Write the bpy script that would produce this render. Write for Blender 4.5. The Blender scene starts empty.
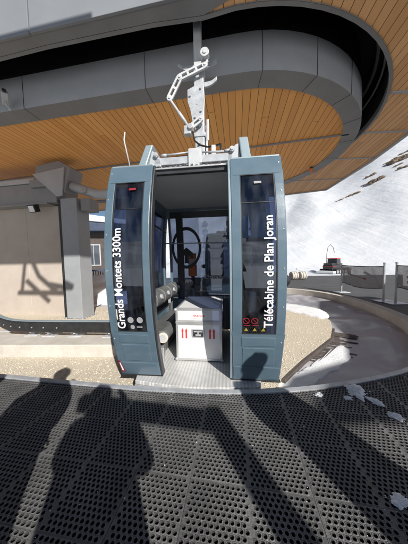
import bpy, bmesh, math, random
from mathutils import Vector, Matrix, noise, Euler
random.seed(7)
S = bpy.context.scene
COL = S.collection
R = math.radians
YAW = R(9.3)                      # the station axis against the camera
E1 = Vector((math.cos(YAW), -math.sin(YAW), 0)); E2 = Vector((math.sin(YAW), math.cos(YAW), 0))

# ------------------------------------------------------------------ materials
def mat(name): 
    m = bpy.data.materials.new(name); m.use_nodes = True
    nt = m.node_tree; b = nt.nodes['Principled BSDF']
    return m, nt, b, nt.nodes, nt.links
def noisy(name, c1, c2, scale=6., rough=.6, metal=0., bump=0., bscale=None, detail=6., spec=.5, rr=.1, coat=0.):
    m, nt, b, N, L = mat(name)
    tc = N.new('ShaderNodeTexCoord'); n = N.new('ShaderNodeTexNoise'); n.inputs['Scale'].default_value = scale; n.inputs['Detail'].default_value = detail
    n.inputs['Roughness'].default_value = .62
    L.new(tc.outputs['Object'], n.inputs['Vector'])
    r = N.new('ShaderNodeValToRGB'); r.color_ramp.elements[0].position = .3; r.color_ramp.elements[1].position = .7
    r.color_ramp.elements[0].color = (*c1, 1); r.color_ramp.elements[1].color = (*c2, 1)
    L.new(n.outputs['Fac'], r.inputs['Fac']); L.new(r.outputs['Color'], b.inputs['Base Color'])
    mr = N.new('ShaderNodeMapRange'); mr.inputs['To Min'].default_value = rough-rr; mr.inputs['To Max'].default_value = rough+rr
    n3 = N.new('ShaderNodeTexNoise'); n3.inputs['Scale'].default_value = scale*2.3; n3.inputs['Detail'].default_value = 4; L.new(tc.outputs['Object'], n3.inputs['Vector'])
    L.new(n3.outputs['Fac'], mr.inputs['Value']); L.new(mr.outputs['Result'], b.inputs['Roughness'])
    b.inputs['Metallic'].default_value = metal; b.inputs['Specular IOR Level'].default_value = spec; b.inputs['Coat Weight'].default_value = coat
    if bump:
        n2 = N.new('ShaderNodeTexNoise'); n2.inputs['Scale'].default_value = bscale or scale*6; n2.inputs['Detail'].default_value = 5
        L.new(tc.outputs['Object'], n2.inputs['Vector'])
        bp = N.new('ShaderNodeBump'); bp.inputs['Strength'].default_value = bump; bp.inputs['Distance'].default_value = .02
        L.new(n2.outputs['Fac'], bp.inputs['Height']); L.new(bp.outputs['Normal'], b.inputs['Normal'])
    return m
def glass(name, tint, refl=.12, rough=.02, smudge=True):
    m, nt, b, N, L = mat(name); N.remove(b); out = N['Material Output']
    t = N.new('ShaderNodeBsdfTransparent'); t.inputs['Color'].default_value = (*tint, 1)
    g = N.new('ShaderNodeBsdfGlossy'); g.inputs['Roughness'].default_value = rough; g.inputs['Color'].default_value = (.9, .95, 1, 1)
    lw = N.new('ShaderNodeLayerWeight'); lw.inputs['Blend'].default_value = .25
    mr = N.new('ShaderNodeMapRange'); mr.inputs['To Min'].default_value = refl*.5; mr.inputs['To Max'].default_value = .8
    L.new(lw.outputs['Fresnel'], mr.inputs['Value'])
    mx = N.new('ShaderNodeMixShader'); L.new(mr.outputs['Result'], mx.inputs['Fac']); L.new(t.outputs[0], mx.inputs[1]); L.new(g.outputs[0], mx.inputs[2])
    last = mx
    if smudge:     # dust and dried spray on the pane
        d = N.new('ShaderNodeBsdfDiffuse'); d.inputs['Color'].default_value = (.45, .5, .55, 1)
        tc = N.new('ShaderNodeTexCoord'); mp = N.new('ShaderNodeMapping'); mp.inputs['Scale'].default_value = (5, 5, 1.3); n = N.new('ShaderNodeTexNoise'); n.inputs['Scale'].default_value = 2.2; n.inputs['Detail'].default_value = 7
        L.new(tc.outputs['Object'], mp.inputs['Vector']); L.new(mp.outputs['Vector'], n.inputs['Vector'])
        m2 = N.new('ShaderNodeMapRange'); m2.inputs['From Min'].default_value = .4; m2.inputs['From Max'].default_value = .8; m2.inputs['To Max'].default_value = .07
        L.new(n.outputs['Fac'], m2.inputs['Value'])
        last = N.new('ShaderNodeMixShader'); L.new(m2.outputs['Result'], last.inputs['Fac']); L.new(mx.outputs[0], last.inputs[1]); L.new(d.outputs[0], last.inputs[2])
    L.new(last.outputs[0], out.inputs['Surface'])
    return m
def math_node(N, L, op, a, b=None):
    n = N.new('ShaderNodeMath'); n.operation = op
    for i, v in enumerate((a, b)):
        if v is None: continue
        if isinstance(v, (int, float)): n.inputs[i].default_value = v
        else: L.new(v, n.inputs[i])
    return n.outputs[0]
def wood_mat(name, base, dark, w=.14):
    """narrow timber boards running along the station's cross axis, each with its own tone, open joints between"""
    m, nt, b, N, L = mat(name)
    tc = N.new('ShaderNodeTexCoord'); mp = N.new('ShaderNodeMapping'); mp.vector_type = 'POINT'; mp.inputs['Rotation'].default_value = (0, 0, YAW)
    L.new(tc.outputs['Object'], mp.inputs['Vector'])
    sp = N.new('ShaderNodeSeparateXYZ'); L.new(mp.outputs['Vector'], sp.inputs[0])
    q = math_node(N, L, 'DIVIDE', sp.outputs['X'], w); fl = math_node(N, L, 'FLOOR', q); fr = math_node(N, L, 'FRACT', q)
    row = math_node(N, L, 'MULTIPLY', fl, 1.37); yy = math_node(N, L, 'ADD', math_node(N, L, 'DIVIDE', sp.outputs['Y'], 9.), row)
    cid = math_node(N, L, 'FLOOR', yy); yfr = math_node(N, L, 'FRACT', yy)
    cv = N.new('ShaderNodeCombineXYZ'); L.new(fl, cv.inputs[0]); L.new(cid, cv.inputs[1])
    wn = N.new('ShaderNodeTexWhiteNoise'); wn.noise_dimensions = '2D'; L.new(cv.outputs[0], wn.inputs['Vector'])
    m2 = N.new('ShaderNodeMapping'); m2.inputs['Scale'].default_value = (26, 1.1, 1); L.new(mp.outputs['Vector'], m2.inputs['Vector'])
    ad = N.new('ShaderNodeVectorMath'); ad.operation = 'ADD'; L.new(m2.outputs['Vector'], ad.inputs[0]); L.new(wn.outputs['Color'], ad.inputs[1])
    gn = N.new('ShaderNodeTexNoise'); gn.inputs['Scale'].default_value = 2.; gn.inputs['Detail'].default_value = 6; gn.inputs['Distortion'].default_value = .6; L.new(ad.outputs[0], gn.inputs['Vector'])
    mixf = math_node(N, L, 'ADD', math_node(N, L, 'MULTIPLY', wn.outputs['Value'], .55), math_node(N, L, 'MULTIPLY', gn.outputs['Fac'], .5))
    rp = N.new('ShaderNodeValToRGB'); rp.color_ramp.elements[0].position = .15; rp.color_ramp.elements[1].position = .85
    rp.color_ramp.elements[0].color = (*dark, 1); rp.color_ramp.elements[1].color = (*base, 1); L.new(mixf, rp.inputs['Fac'])
    # joint: a gap either side
    e = math_node(N, L, 'MINIMUM', fr, math_node(N, L, 'SUBTRACT', 1., fr))
    gap = math_node(N, L, 'LESS_THAN', e, .03)
    e2 = math_node(N, L, 'LESS_THAN', math_node(N, L, 'MINIMUM', yfr, math_node(N, L, 'SUBTRACT', 1., yfr)), .0004)
    gap = math_node(N, L, 'MAXIMUM', gap, e2)
    mx = N.new('ShaderNodeMixRGB'); mx.inputs[2].default_value = (.03, .015, .007, 1); L.new(gap, mx.inputs[0]); L.new(rp.outputs['Color'], mx.inputs[1])
    L.new(mx.outputs[0], b.inputs['Base Color']); b.inputs['Roughness'].default_value = .6
    bp = N.new('ShaderNodeBump'); bp.inputs['Strength'].default_value = .6; bp.inputs['Distance'].default_value = .01
    h = math_node(N, L, 'SUBTRACT', math_node(N, L, 'MULTIPLY', gn.outputs['Fac'], .25), gap); L.new(h, bp.inputs['Height']); L.new(bp.outputs['Normal'], b.inputs['Normal'])
    return m
def checker_plate(name):
    m, nt, b, N, L = mat(name)
    tc = N.new('ShaderNodeTexCoord'); 
    hs = []
    for rot, off in ((45, 0), (-45, .5)):
        mp = N.new('ShaderNodeMapping'); mp.inputs['Rotation'].default_value = (0, 0, R(rot)); mp.inputs['Scale'].default_value = (17, 34, 1); mp.inputs['Location'].default_value = (off, off, 0)
        L.new(tc.outputs['Object'], mp.inputs['Vector'])
        v = N.new('ShaderNodeTexVoronoi'); v.inputs['Randomness'].default_value = 0; v.inputs['Scale'].default_value = 1; L.new(mp.outputs['Vector'], v.inputs['Vector'])
        hs.append(math_node(N, L, 'LESS_THAN', v.outputs['Distance'], .23))
    h = math_node(N, L, 'MAXIMUM', hs[0], hs[1])
    n = N.new('ShaderNodeTexNoise'); n.inputs['Scale'].default_value = 7; n.inputs['Detail'].default_value = 6; L.new(tc.outputs['Object'], n.inputs['Vector'])
    r = N.new('ShaderNodeValToRGB'); r.color_ramp.elements[0].color = (.40, .40, .40, 1); r.color_ramp.elements[1].color = (.60, .60, .59, 1); L.new(n.outputs['Fac'], r.inputs['Fac'])
    mxp = N.new('ShaderNodeMixRGB'); mxp.inputs[2].default_value = (.82, .82, .8, 1); L.new(math_node(N, L, 'MULTIPLY', h, .75), mxp.inputs[0]); L.new(r.outputs['Color'], mxp.inputs[1]); L.new(mxp.outputs[0], b.inputs['Base Color']); b.inputs['Metallic'].default_value = .15; b.inputs['Roughness'].default_value = .42
    bp = N.new('ShaderNodeBump'); bp.inputs['Strength'].default_value = .8; bp.inputs['Distance'].default_value = .004; L.new(h, bp.inputs['Height']); L.new(bp.outputs['Normal'], b.inputs['Normal'])
    return m
def snow_mat(name, tracks=False, c=(.84, .86, .88)):
    m, nt, b, N, L = mat(name)
    tc = N.new('ShaderNodeTexCoord')
    n = N.new('ShaderNodeTexNoise'); n.inputs['Scale'].default_value = .25 if tracks else 5; n.inputs['Detail'].default_value = 8; L.new(tc.outputs['Object'], n.inputs['Vector'])
    r = N.new('ShaderNodeValToRGB'); r.color_ramp.elements[0].position = .3; r.color_ramp.elements[1].position = .65
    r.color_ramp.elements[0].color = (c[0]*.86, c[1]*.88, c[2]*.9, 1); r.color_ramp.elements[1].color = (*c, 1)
    L.new(n.outputs['Fac'], r.inputs['Fac']); L.new(r.outputs['Color'], b.inputs['Base Color']); b.inputs['Roughness'].default_value = .75; b.inputs['Specular IOR Level'].default_value = .2
    n2 = N.new('ShaderNodeTexNoise'); n2.inputs['Scale'].default_value = .9 if tracks else 30; n2.inputs['Detail'].default_value = 7; L.new(tc.outputs['Object'], n2.inputs['Vector'])
    h = n2.outputs['Fac']
    if tracks:       # ski tracks: wandering grooves across the slope
        acc = math_node(N, L, 'MULTIPLY', h, .45)
        for sc, rot, st, amp in ((.12, 30, .12, 1.4), (.5, 32, .07, .8), (.9, -24, .06, .5), (.35, -50, .3, .6)):     # long wind and ski streaks down the fall line
            mp = N.new('ShaderNodeMapping'); mp.inputs['Rotation'].default_value = (0, 0, R(rot)); mp.inputs['Scale'].default_value = (1, st, st*2); L.new(tc.outputs['Object'], mp.inputs['Vector'])
            w = N.new('ShaderNodeTexNoise'); w.inputs['Scale'].default_value = sc; w.inputs['Distortion'].default_value = .6; w.inputs['Detail'].default_value = 5
            L.new(mp.outputs['Vector'], w.inputs['Vector']); acc = math_node(N, L, 'ADD', acc, math_node(N, L, 'MULTIPLY', w.outputs['Fac'], amp))
        h = acc
    bp = N.new('ShaderNodeBump'); bp.inputs['Strength'].default_value = .4 if tracks else .5; bp.inputs['Distance'].default_value = .45 if tracks else .02
    L.new(h, bp.inputs['Height']); L.new(bp.outputs['Normal'], b.inputs['Normal'])
    return m
def gravel_mat(name):
    m, nt, b, N, L = mat(name)
    tc = N.new('ShaderNodeTexCoord'); v = N.new('ShaderNodeTexVoronoi'); v.inputs['Scale'].default_value = 95; L.new(tc.outputs['Object'], v.inputs['Vector'])
    n = N.new('ShaderNodeTexNoise'); n.inputs['Scale'].default_value = 1.6; n.inputs['Detail'].default_value = 5; L.new(tc.outputs['Object'], n.inputs['Vector'])
    r = N.new('ShaderNodeValToRGB'); r.color_ramp.elements[0].color = (.56, .49, .385, 1); r.color_ramp.elements[1].color = (.80, .73, .60, 1)
    sp = N.new('ShaderNodeSeparateColor'); L.new(v.outputs['Color'], sp.inputs[0])
    f = math_node(N, L, 'ADD', math_node(N, L, 'MULTIPLY', sp.outputs[0], .6), math_node(N, L, 'MULTIPLY', n.outputs['Fac'], .5)); L.new(f, r.inputs['Fac'])
    L.new(r.outputs['Color'], b.inputs['Base Color']); b.inputs['Roughness'].default_value = .9; b.inputs['Specular IOR Level'].default_value = .2
    bp = N.new('ShaderNodeBump'); bp.inputs['Strength'].default_value = .7; bp.inputs['Distance'].default_value = .02; bp.invert = True
    L.new(v.outputs['Distance'], bp.inputs['Height']); L.new(bp.outputs['Normal'], b.inputs['Normal'])
    return m
def pit_mat(name):
    m, nt, b, N, L = mat(name)
    tc = N.new('ShaderNodeTexCoord')
    n = N.new('ShaderNodeTexNoise'); n.inputs['Scale'].default_value = 1.3; n.inputs['Detail'].default_value = 7; n.inputs['Distortion'].default_value = .8; L.new(tc.outputs['Object'], n.inputs['Vector'])
    r = N.new('ShaderNodeValToRGB'); r.color_ramp.elements[0].position = .42; r.color_ramp.elements[1].position = .58
    r.color_ramp.elements[0].color = (.25, .25, .28, 1); r.color_ramp.elements[1].color = (.48, .475, .51, 1)
    L.new(n.outputs['Fac'], r.inputs['Fac']); L.new(r.outputs['Color'], b.inputs['Base Color'])
    mr = N.new('ShaderNodeMapRange'); mr.inputs['From Min'].default_value = .4; mr.inputs['From Max'].default_value = .6; mr.inputs['To Min'].default_value = .25; mr.inputs['To Max'].default_value = .7
    L.new(n.outputs['Fac'], mr.inputs['Value']); L.new(mr.outputs['Result'], b.inputs['Roughness'])
    return m

def net_mat(name):
    """woven screen: tiny open holes between the threads"""
    m, nt, b, N, L = mat(name); out = N['Material Output']
    tc = N.new('ShaderNodeTexCoord'); sp = N.new('ShaderNodeSeparateXYZ'); L.new(tc.outputs['Object'], sp.inputs[0])
    a = math_node(N, L, 'FRACT', math_node(N, L, 'MULTIPLY', sp.outputs['Y'], 55.)); c = math_node(N, L, 'FRACT', math_node(N, L, 'MULTIPLY', sp.outputs['Z'], 55.))
    hole = math_node(N, L, 'MULTIPLY', math_node(N, L, 'GREATER_THAN', a, .42), math_node(N, L, 'GREATER_THAN', c, .42))
    b.inputs['Base Color'].default_value = (.26, .26, .265, 1); b.inputs['Roughness'].default_value = .7
    t = N.new('ShaderNodeBsdfTransparent'); mx = N.new('ShaderNodeMixShader'); L.new(hole, mx.inputs[0]); L.new(b.outputs[0], mx.inputs[1]); L.new(t.outputs[0], mx.inputs[2]); L.new(mx.outputs[0], out.inputs['Surface'])
    return m
M = {}
M['door'] = noisy('steel_blue_paint', (.080, .128, .168), (.105, .158, .20), 4, .3, 0, .03, 60, coat=.5, rr=.06)
M['trim'] = noisy('light_blue_grey_paint', (.22, .285, .32), (.27, .34, .375), 3, .4, .2, rr=.06)
M['seal'] = noisy('black_rubber', (.012, .012, .013), (.03, .03, .03), 9, .55)
M['glass'] = glass('tinted_glass', (.24, .28, .40), .15)
M['clear'] = glass('clear_glass', (.40, .44, .52), .12)
M['white'] = noisy('white_lettering', (.8, .8, .8), (.86, .86, .86), 8, .5)
M['red'] = noisy('red_print', (.55, .03, .03), (.65, .05, .04), 8, .5)
M['dullred'] = noisy('dark_red_print', (.20, .012, .02), (.26, .02, .025), 8, .5)
M['yellow'] = noisy('yellow_print', (.26, .21, .03), (.32, .26, .04), 8, .5)
M['greydot'] = noisy('grey_print', (.25, .25, .26), (.34, .34, .35), 8, .6)
M['galv'] = noisy('galvanised_steel', (.30, .32, .34), (.48, .50, .53), 9, .42, .15, .04, 50)
M['whitesteel'] = noisy('white_painted_steel', (.40, .415, .43), (.56, .57, .58), 9, .4, 0, .02, 60)
M['darkmetal'] = noisy('dark_grey_steel', (.21, .212, .216), (.255, .258, .263), 2.2, .5, .0, .02, 40)
M['fascia'] = noisy('blue_grey_steel', (.37, .385, .405), (.43, .445, .465), 1.6, .45, .0, .02, 30)
M['lightmetal'] = noisy('pale_aluminium_cladding', (.76, .77, .78), (.83, .84, .85), .9, .5, .0, .02, 20)
M['black'] = noisy('black_liner', (.008, .008, .01), (.02, .02, .023), 3, .5, 0, .3, 25)
M['brush'] = noisy('black_brush', (.006, .006, .008), (.02, .02, .024), 40, .7, 0, .6, 80)
M['wood'] = wood_mat('larch_boards', (.97, .48, .135), (.78, .345, .085))
M['wood2'] = wood_mat('skylit_larch_boards', (.95, .55, .25), (.75, .385, .155))  # pinker larch copy: the blue sky light is put into its colour
M['rubber'] = noisy('worn_black_rubber', (.07, .07, .072), (.16, .16, .16), 2.6, .5, 0, .25, 90, spec=.5)
M['underlay'] = noisy('hole_shade_underlay', (.012, .012, .013), (.03, .03, .03), 14, .9)  # near-black: the depth shade in the mat holes is put into this colour
M['concrete'] = noisy('pale_concrete', (.46, .43, .38), (.62, .58, .52), 3, .85, 0, .3, 40)
M['beige'] = noisy('beige_concrete_panel', (.42, .365, .315), (.49, .43, .375), 1.6, .8, 0, .06, 30)
M['asphalt'] = noisy('asphalt', (.06, .062, .066), (.095, .096, .1), 1.2, .85, 0, .5, 60)
M['pit'] = pit_mat('wet_concrete')
M['gravel'] = gravel_mat('washed_gravel')
M['stone'] = noisy('gravel_stone', (.44, .38, .29), (.74, .66, .53), 30, .9)
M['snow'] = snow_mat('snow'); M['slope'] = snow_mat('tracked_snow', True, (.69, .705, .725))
M['rock'] = noisy('brown_rock', (.10, .075, .055), (.27, .20, .14), 1.2, .9, 0, 1., 3)
M['alu'] = noisy('brushed_aluminium', (.5, .5, .5), (.66, .66, .66), 6, .38, .6)
M['plate'] = checker_plate('checker_plate')
M['case'] = noisy('white_laminate', (.72, .73, .74), (.79, .8, .81), 3, .45, 0, .02, 70)
M['cushion'] = noisy('grey_vinyl', (.10, .105, .105), (.15, .155, .155), 5, .5, 0, .12, 80)
M['ceiling'] = noisy('grey_headliner', (.58, .6, .58), (.66, .68, .66), 3, .7)
M['darkplastic'] = noisy('charcoal_plastic', (.02, .022, .026), (.04, .042, .048), 6, .45)
M['net'] = net_mat('grey_mesh_net')
M['orange'] = noisy('orange_paint', (.72, .17, .03), (.8, .22, .05), 5, .5)
M['navy'] = noisy('navy_wood', (.035, .05, .09), (.06, .08, .13), 4, .7, 0, .3, 40)
M['chalet'] = noisy('dark_timber', (.06, .05, .045), (.11, .09, .08), 3, .8, 0, .4, 30)
M['panel'] = noisy('sunlit_fascia_steel', (.20, .212, .228), (.235, .248, .265), 1.1, .4, .0, .02, 20)  # sunlit copy of the fascia steel; the light difference sits in the colour
M['gusset'] = noisy('pale_grey_steel', (.34, .35, .36), (.40, .41, .42), 2, .5)
M['skin'] = noisy('skin', (.52, .33, .25), (.6, .4, .31), 8, .5)
M['jacket'] = noisy('dark_jacket', (.02, .025, .05), (.04, .045, .08), 5, .7)
M['jacket2'] = noisy('green_jacket', (.03, .08, .06), (.05, .11, .08), 5, .7)
M['jacket3'] = noisy('red_jacket', (.3, .04, .04), (.4, .06, .05), 5, .7)
M['screen'] = noisy('phone_black', (.01, .01, .01), (.02, .02, .02), 5, .2)

# ------------------------------------------------------------------ mesh helpers
class MB:
    def __init__(s): s.bm = bmesh.new()
    def face(s, pts):
        return s.bm.faces.new([s.bm.verts.new(p) for p in pts])
    def sheet(s, pts):
        from mathutils.geometry import tessellate_polygon
        v = [s.bm.verts.new(p) for p in pts]
        for t in tessellate_polygon([[Vector(p) for p in pts]]): s.bm.faces.new([v[i] for i in t])
        return s
    def box(s, x0, x1, y0, y1, z0, z1, Mx=None):
        c = [Vector((x, y, z)) for z in (z0, z1) for x, y in ((x0, y0), (x1, y0), (x1, y1), (x0, y1))]
        if Mx: c = [Mx @ v for v in c]
        v = [s.bm.verts.new(p) for p in c]
        for f in ((3, 2, 1, 0), (4, 5, 6, 7), (0, 1, 5, 4), (1, 2, 6, 5), (2, 3, 7, 6), (3, 0, 4, 7)): s.bm.faces.new([v[i] for i in f])
        return s
    def bar(s, p, q, w, h=None, up=(0, 0, 1)):
        p, q = Vector(p), Vector(q); d = (q-p); L = d.length; d.normalize(); u = Vector(up)
        if abs(d.dot(u)) > .97: u = Vector((0, 1, 0))
        a = d.cross(u).normalized(); u = a.cross(d); h = h or w
        Mx = Matrix((a, d, u)).transposed().to_4x4(); Mx.translation = p
        return s.box(-w/2, w/2, 0, L, -h/2, h/2, Mx)
    def tube(s, pts, r, n=10, r2=None, caps=True):
        pts = [Vector(p) for p in pts]; rings = []
        prev = None
        for i, p in enumerate(pts):
            d = (pts[min(i+1, len(pts)-1)]-pts[max(i-1, 0)]).normalized()
            if prev is None: a = d.orthogonal().normalized()
            else: a = (prev-d*prev.dot(d)).normalized()
            prev = a; b = d.cross(a)
            rr = r if r2 is None else r+(r2-r)*i/(len(pts)-1)
            rings.append([s.bm.verts.new(p+a*rr*math.cos(k*2*math.pi/n)+b*rr*math.sin(k*2*math.pi/n)) for k in range(n)])
        for A, B in zip(rings, rings[1:]):
            for k in range(n): s.bm.faces.new((A[k], A[(k+1) % n], B[(k+1) % n], B[k]))
        if caps: s.bm.faces.new(rings[0][::-1]); s.bm.faces.new(rings[-1])
        return s
    def cyl(s, p, q, r, n=16, r2=None): return s.tube([p, q], r, n, r2)
    def prism(s, poly, z0, z1, Mx=None):
        lo = [Vector((x, y, z0)) for x, y in poly]; hi = [Vector((x, y, z1)) for x, y in poly]
        if Mx: lo = [Mx @ v for v in lo]; hi = [Mx @ v for v in hi]
        a = [s.bm.verts.new(v) for v in lo]; b = [s.bm.verts.new(v) for v in hi]; n = len(a)
        s.bm.faces.new(a[::-1]); s.bm.faces.new(b)
        for i in range(n): s.bm.faces.new((a[i], a[(i+1) % n], b[(i+1) % n], b[i]))
        return s
    def strip(s, A, B):      # quads between two equal polylines
        a = [s.bm.verts.new(p) for p in A]; b = [s.bm.verts.new(p) for p in B]
        for i in range(len(a)-1): s.bm.faces.new((a[i], a[i+1], b[i+1], b[i]))
        return s
    def ball(s, c, r, sc=(1, 1, 1), sub=2, jit=0, Mx=None):
        g = bmesh.ops.create_icosphere(s.bm, subdivisions=sub, radius=1)
        for v in g['verts']:
            p = v.co.copy()
            if jit: p *= 1+jit*noise.noise(p*1.7+Vector(c)*3.1)
            p = Vector((p.x*sc[0]*r, p.y*sc[1]*r, p.z*sc[2]*r))
            if Mx: p = Mx @ p
            v.co = p+Vector(c)
        return s
    def build(s, name, m, parent=None, bevel=0, smooth=False, seg=2):
        bmesh.ops.recalc_face_normals(s.bm, faces=s.bm.faces)
        me = bpy.data.meshes.new(name); s.bm.to_mesh(me); s.bm.free(); me.materials.append(m)
        if smooth:
            for p in me.polygons: p.use_smooth = True
        o = bpy.data.objects.new(name, me); COL.objects.link(o)
        if parent: o.parent = parent
        if bevel:
            b = o.modifiers.new('bevel', 'BEVEL'); b.width = bevel; b.segments = seg; b.limit_method = 'ANGLE'; b.angle_limit = R(35)
        return o
def tag(o, label, cat, group=None):
    o['label'] = label; o['category'] = cat
    if group: o['group'] = group
    return o
def empty(name, loc, rz, label, cat, group=None):
    o = bpy.data.objects.new(name, None); COL.objects.link(o); o.location = loc; o.rotation_euler = (0, 0, rz)
    return tag(o, label, cat, group)
def struct(o, kind='structure'): o['kind'] = kind; return o
def copy_tree(o, parent=None):
    c = o.copy(); COL.objects.link(c)
    if parent: c.parent = parent
    for ch in [x for x in o.children]: copy_tree(ch, c)
    return c
def text(name, body, m, parent, fn, width=None, size=1., bold=.012, depth=.002):
    """lettering as a mesh; fn maps the flat text point (u, v, w) to 3D; width = total run of the text"""
    cu = bpy.data.curves.new('t', 'FONT'); cu.body = body; cu.size = size; cu.offset = bold*size; cu.extrude = 0; cu.resolution_u = 3
    to = bpy.data.objects.new('t', cu); COL.objects.link(to)
    bpy.context.view_layer.update()
    me0 = to.to_mesh(); vs = [v.co.copy() for v in me0.vertices]; fs = [list(p.vertices) for p in me0.polygons]
    to.to_mesh_clear(); COL.objects.unlink(to); bpy.data.objects.remove(to)
    x0 = min(v.x for v in vs); x1 = max(v.x for v in vs); k = (width/(x1-x0)) if width else 1
    me = bpy.data.meshes.new(name); me.from_pydata([fn((v.x-x0)*k, v.y*k) for v in vs], [], fs); me.materials.append(m)
    o = bpy.data.objects.new(name, me); COL.objects.link(o); o.parent = parent
    return o

# ------------------------------------------------------------------ camera, light
cam = bpy.data.cameras.new('camera'); co = bpy.data.objects.new('camera', cam); COL.objects.link(co); S.camera = co
cam.sensor_fit = 'HORIZONTAL'; cam.sensor_width = 36; cam.lens = 36*202/408; cam.clip_end = 2000; cam.clip_start = .02
pitch = math.atan(12/202); roll = R(1.15)
fw = Vector((0, math.cos(pitch), -math.sin(pitch))); r0 = Vector((1, 0, 0)); u0 = r0.cross(fw)
rr_ = math.cos(roll)*r0-math.sin(roll)*u0; uu = math.sin(roll)*r0+math.cos(roll)*u0
Mx = Matrix((rr_, uu, -fw)).transposed().to_4x4(); Mx.translation = (0, 0, 1.4); co.matrix_world = Mx
AZ, EL = R(25), R(32)
tosun = Vector((math.sin(AZ)*math.cos(EL), -math.cos(AZ)*math.cos(EL), math.sin(EL)))
sl = bpy.data.lights.new('sun', 'SUN'); sl.energy = 5.0; sl.angle = R(.53); sl.color = (1, .955, .89)
so = bpy.data.objects.new('sun', sl); COL.objects.link(so); so.rotation_euler = (-tosun).to_track_quat('-Z', 'Y').to_euler(); so.location = tosun*40
W = bpy.data.worlds.new('World'); S.world = W; W.use_nodes = True
wn = W.node_tree; bg = wn.nodes['Background']; sky = wn.nodes.new('ShaderNodeTexSky'); sky.sky_type = 'NISHITA'; sky.sun_disc = False
sky.sun_elevation = EL; sky.sun_rotation = math.pi-AZ; sky.altitude = 2000; sky.air_density = 1; sky.dust_density = .2; sky.ozone_density = 1.5
wn.links.new(sky.outputs[0], bg.inputs[0]); bg.inputs[1].default_value = .055
S.view_settings.view_transform = 'Standard'; S.view_settings.look = 'None'; S.view_settings.exposure = 0.35; S.view_settings.gamma = 1
S.render.engine = 'CYCLES'; S.cycles.max_bounces = 10; S.cycles.transparent_max_bounces = 24; S.cycles.diffuse_bounces = 5

# ------------------------------------------------------------------ terrain
def lerp_tab(t, x):
    for (a, va), (b, vb) in zip(t, t[1:]):
        if a <= x <= b:
            f = (x-a)/(b-a); f = f*f*(3-2*f); return va+(vb-va)*f
    return t[0][1] if x < t[0][0] else t[-1][1]
SLOPE = [(-180, .3), (-80, .22), (-35, .10), (-20, .16), (-8, .34), (0, .42), (10, .5), (20, .62), (30, .82), (45, .98), (60, 1.), (85, .8), (180, .3)]
def hill_z(x, y):
    r = math.hypot(x, y); az = math.degrees(math.atan2(x, y)); s = lerp_tab(SLOPE, az)
    d = max(0, r-42); z = -1.32*min(1, max(0, (r-16)/19))
    rise = d*d/(d+14)*s
    k = min(1, d/25)
    n = noise.noise(Vector((x*.02, y*.02, 3)))*6*k*min(1, d/60)+noise.noise(Vector((x*.05, y*.05, 9)))*2.0*k+noise.noise(Vector((x*.12, y*.12, 9)))*.7*k+noise.noise(Vector((x*.3, y*.3, 1)))*.16*k
    return z+rise+n
bm = MB(); rings = []
nr, na = 110, 420
for i in range(nr):
    r = 17*(420/17)**(i/(nr-1)); row = []
    for j in range(na+1):
        a = R(-180+360*j/na); x, y = r*math.sin(a), r*math.cos(a); row.append(bm.bm.verts.new((x, y, hill_z(x, y)-.03)))
    rings.append(row)
for A, B in zip(rings, rings[1:]):
    for j in range(na): bm.bm.faces.new((A[j], A[j+1], B[j+1], B[j]))
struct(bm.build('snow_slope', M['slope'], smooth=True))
bm = MB(); bm.prism([(-600, -600), (600, -600), (600, 600), (-600, 600)], -1.6, -1.5); struct(bm.build('snow_ground', M['snow']))
# level snow field between the station and the slope
bm = MB()
nx, ny = 90, 60; g = [[None]*(ny+1) for _ in range(nx+1)]
for i in range(nx+1):
    for j in range(ny+1):
        x = -26+56*i/nx; y = 7.4+26*j/ny
        z = -.06-1.3*min(1, max(0, (math.hypot(x, y)-16)/19))+.03*noise.noise(Vector((x*.8, y*.8, 0)))
        if x < 6: z -= .28*min(1, max(0, (6-x)/4))*max(0, min(1, (16-y)/6))
        g[i][j] = bm.bm.verts.new((x, y, z))
def inpit(x, y): return math.hypot(x-.64, y-6.24) < 4.6
for i in range(nx):
    for j in range(ny):
        q = (g[i][j], g[i+1][j], g[i+1][j+1], g[i][j+1])
        if not any(inpit(v.co.x, v.co.y) for v in q): bm.bm.faces.new(q)
struct(bm.build('snow_field', M['snow'], smooth=True))

bm = MB(); bm.prism([(-60, -3.61), (60, -3.61), (60, -60), (-60, -60)], -.5, -.06); struct(bm.build('bounce_snow', M['snow']))  # unseen snow added behind the viewer to bounce light up at the canopy
# pit outline: platform edge on the near side, terrace wall on the far side
CTR = [(-9, 3.52), (-5, 2.87), (-2.606, 2.476), (-1.541, 2.294), (-.622, 2.153), (.305, 2.073), (1.011, 2.10), (1.752, 2.222), (2.528, 2.449), (3.2, 2.83), (3.78, 3.4), (4.22, 4.12), (4.55, 5.0), (4.76, 6.0), (4.80, 7.0), (4.58, 7.95), (4.12, 8.72), (3.45, 9.35), (2.6, 9.85), (1.6, 10.2), (.4, 10.4), (-1.2, 10.65)]
def catmull(P, k=6):
    out = []
    for i in range(len(P)-1):
        p0, p1, p2, p3 = [Vector((*P[max(0, min(len(P)-1, i+d))], 0)) for d in (-1, 0, 1, 2)]
        for j in range(k):
            t = j/k; out.append(.5*((2*p1)+(p2-p0)*t+(2*p0-5*p1+4*p2-p3)*t*t+(3*p1-p0-3*p2+p3)*t**3))
    out.append(Vector((*P[-1], 0))); return out
EDGE = catmull(CTR); IDX = 10*6       # index of the corner where platform meets terrace
def edge_y(x):
    for a, b in zip(EDGE, EDGE[1:]):
        if a.x <= x <= b.x: return a.y+(b.y-a.y)*(x-a.x)/(b.x-a.x)
    return 9
def offset(pl, d):
    o = []
    for i, p in enumerate(pl):
        t = (pl[min(i+1, len(pl)-1)]-pl[max(i-1, 0)]).normalized(); o.append(p+Vector((t.y, -t.x, 0))*d)   # to the right of travel = away from pit
    return o
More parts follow.
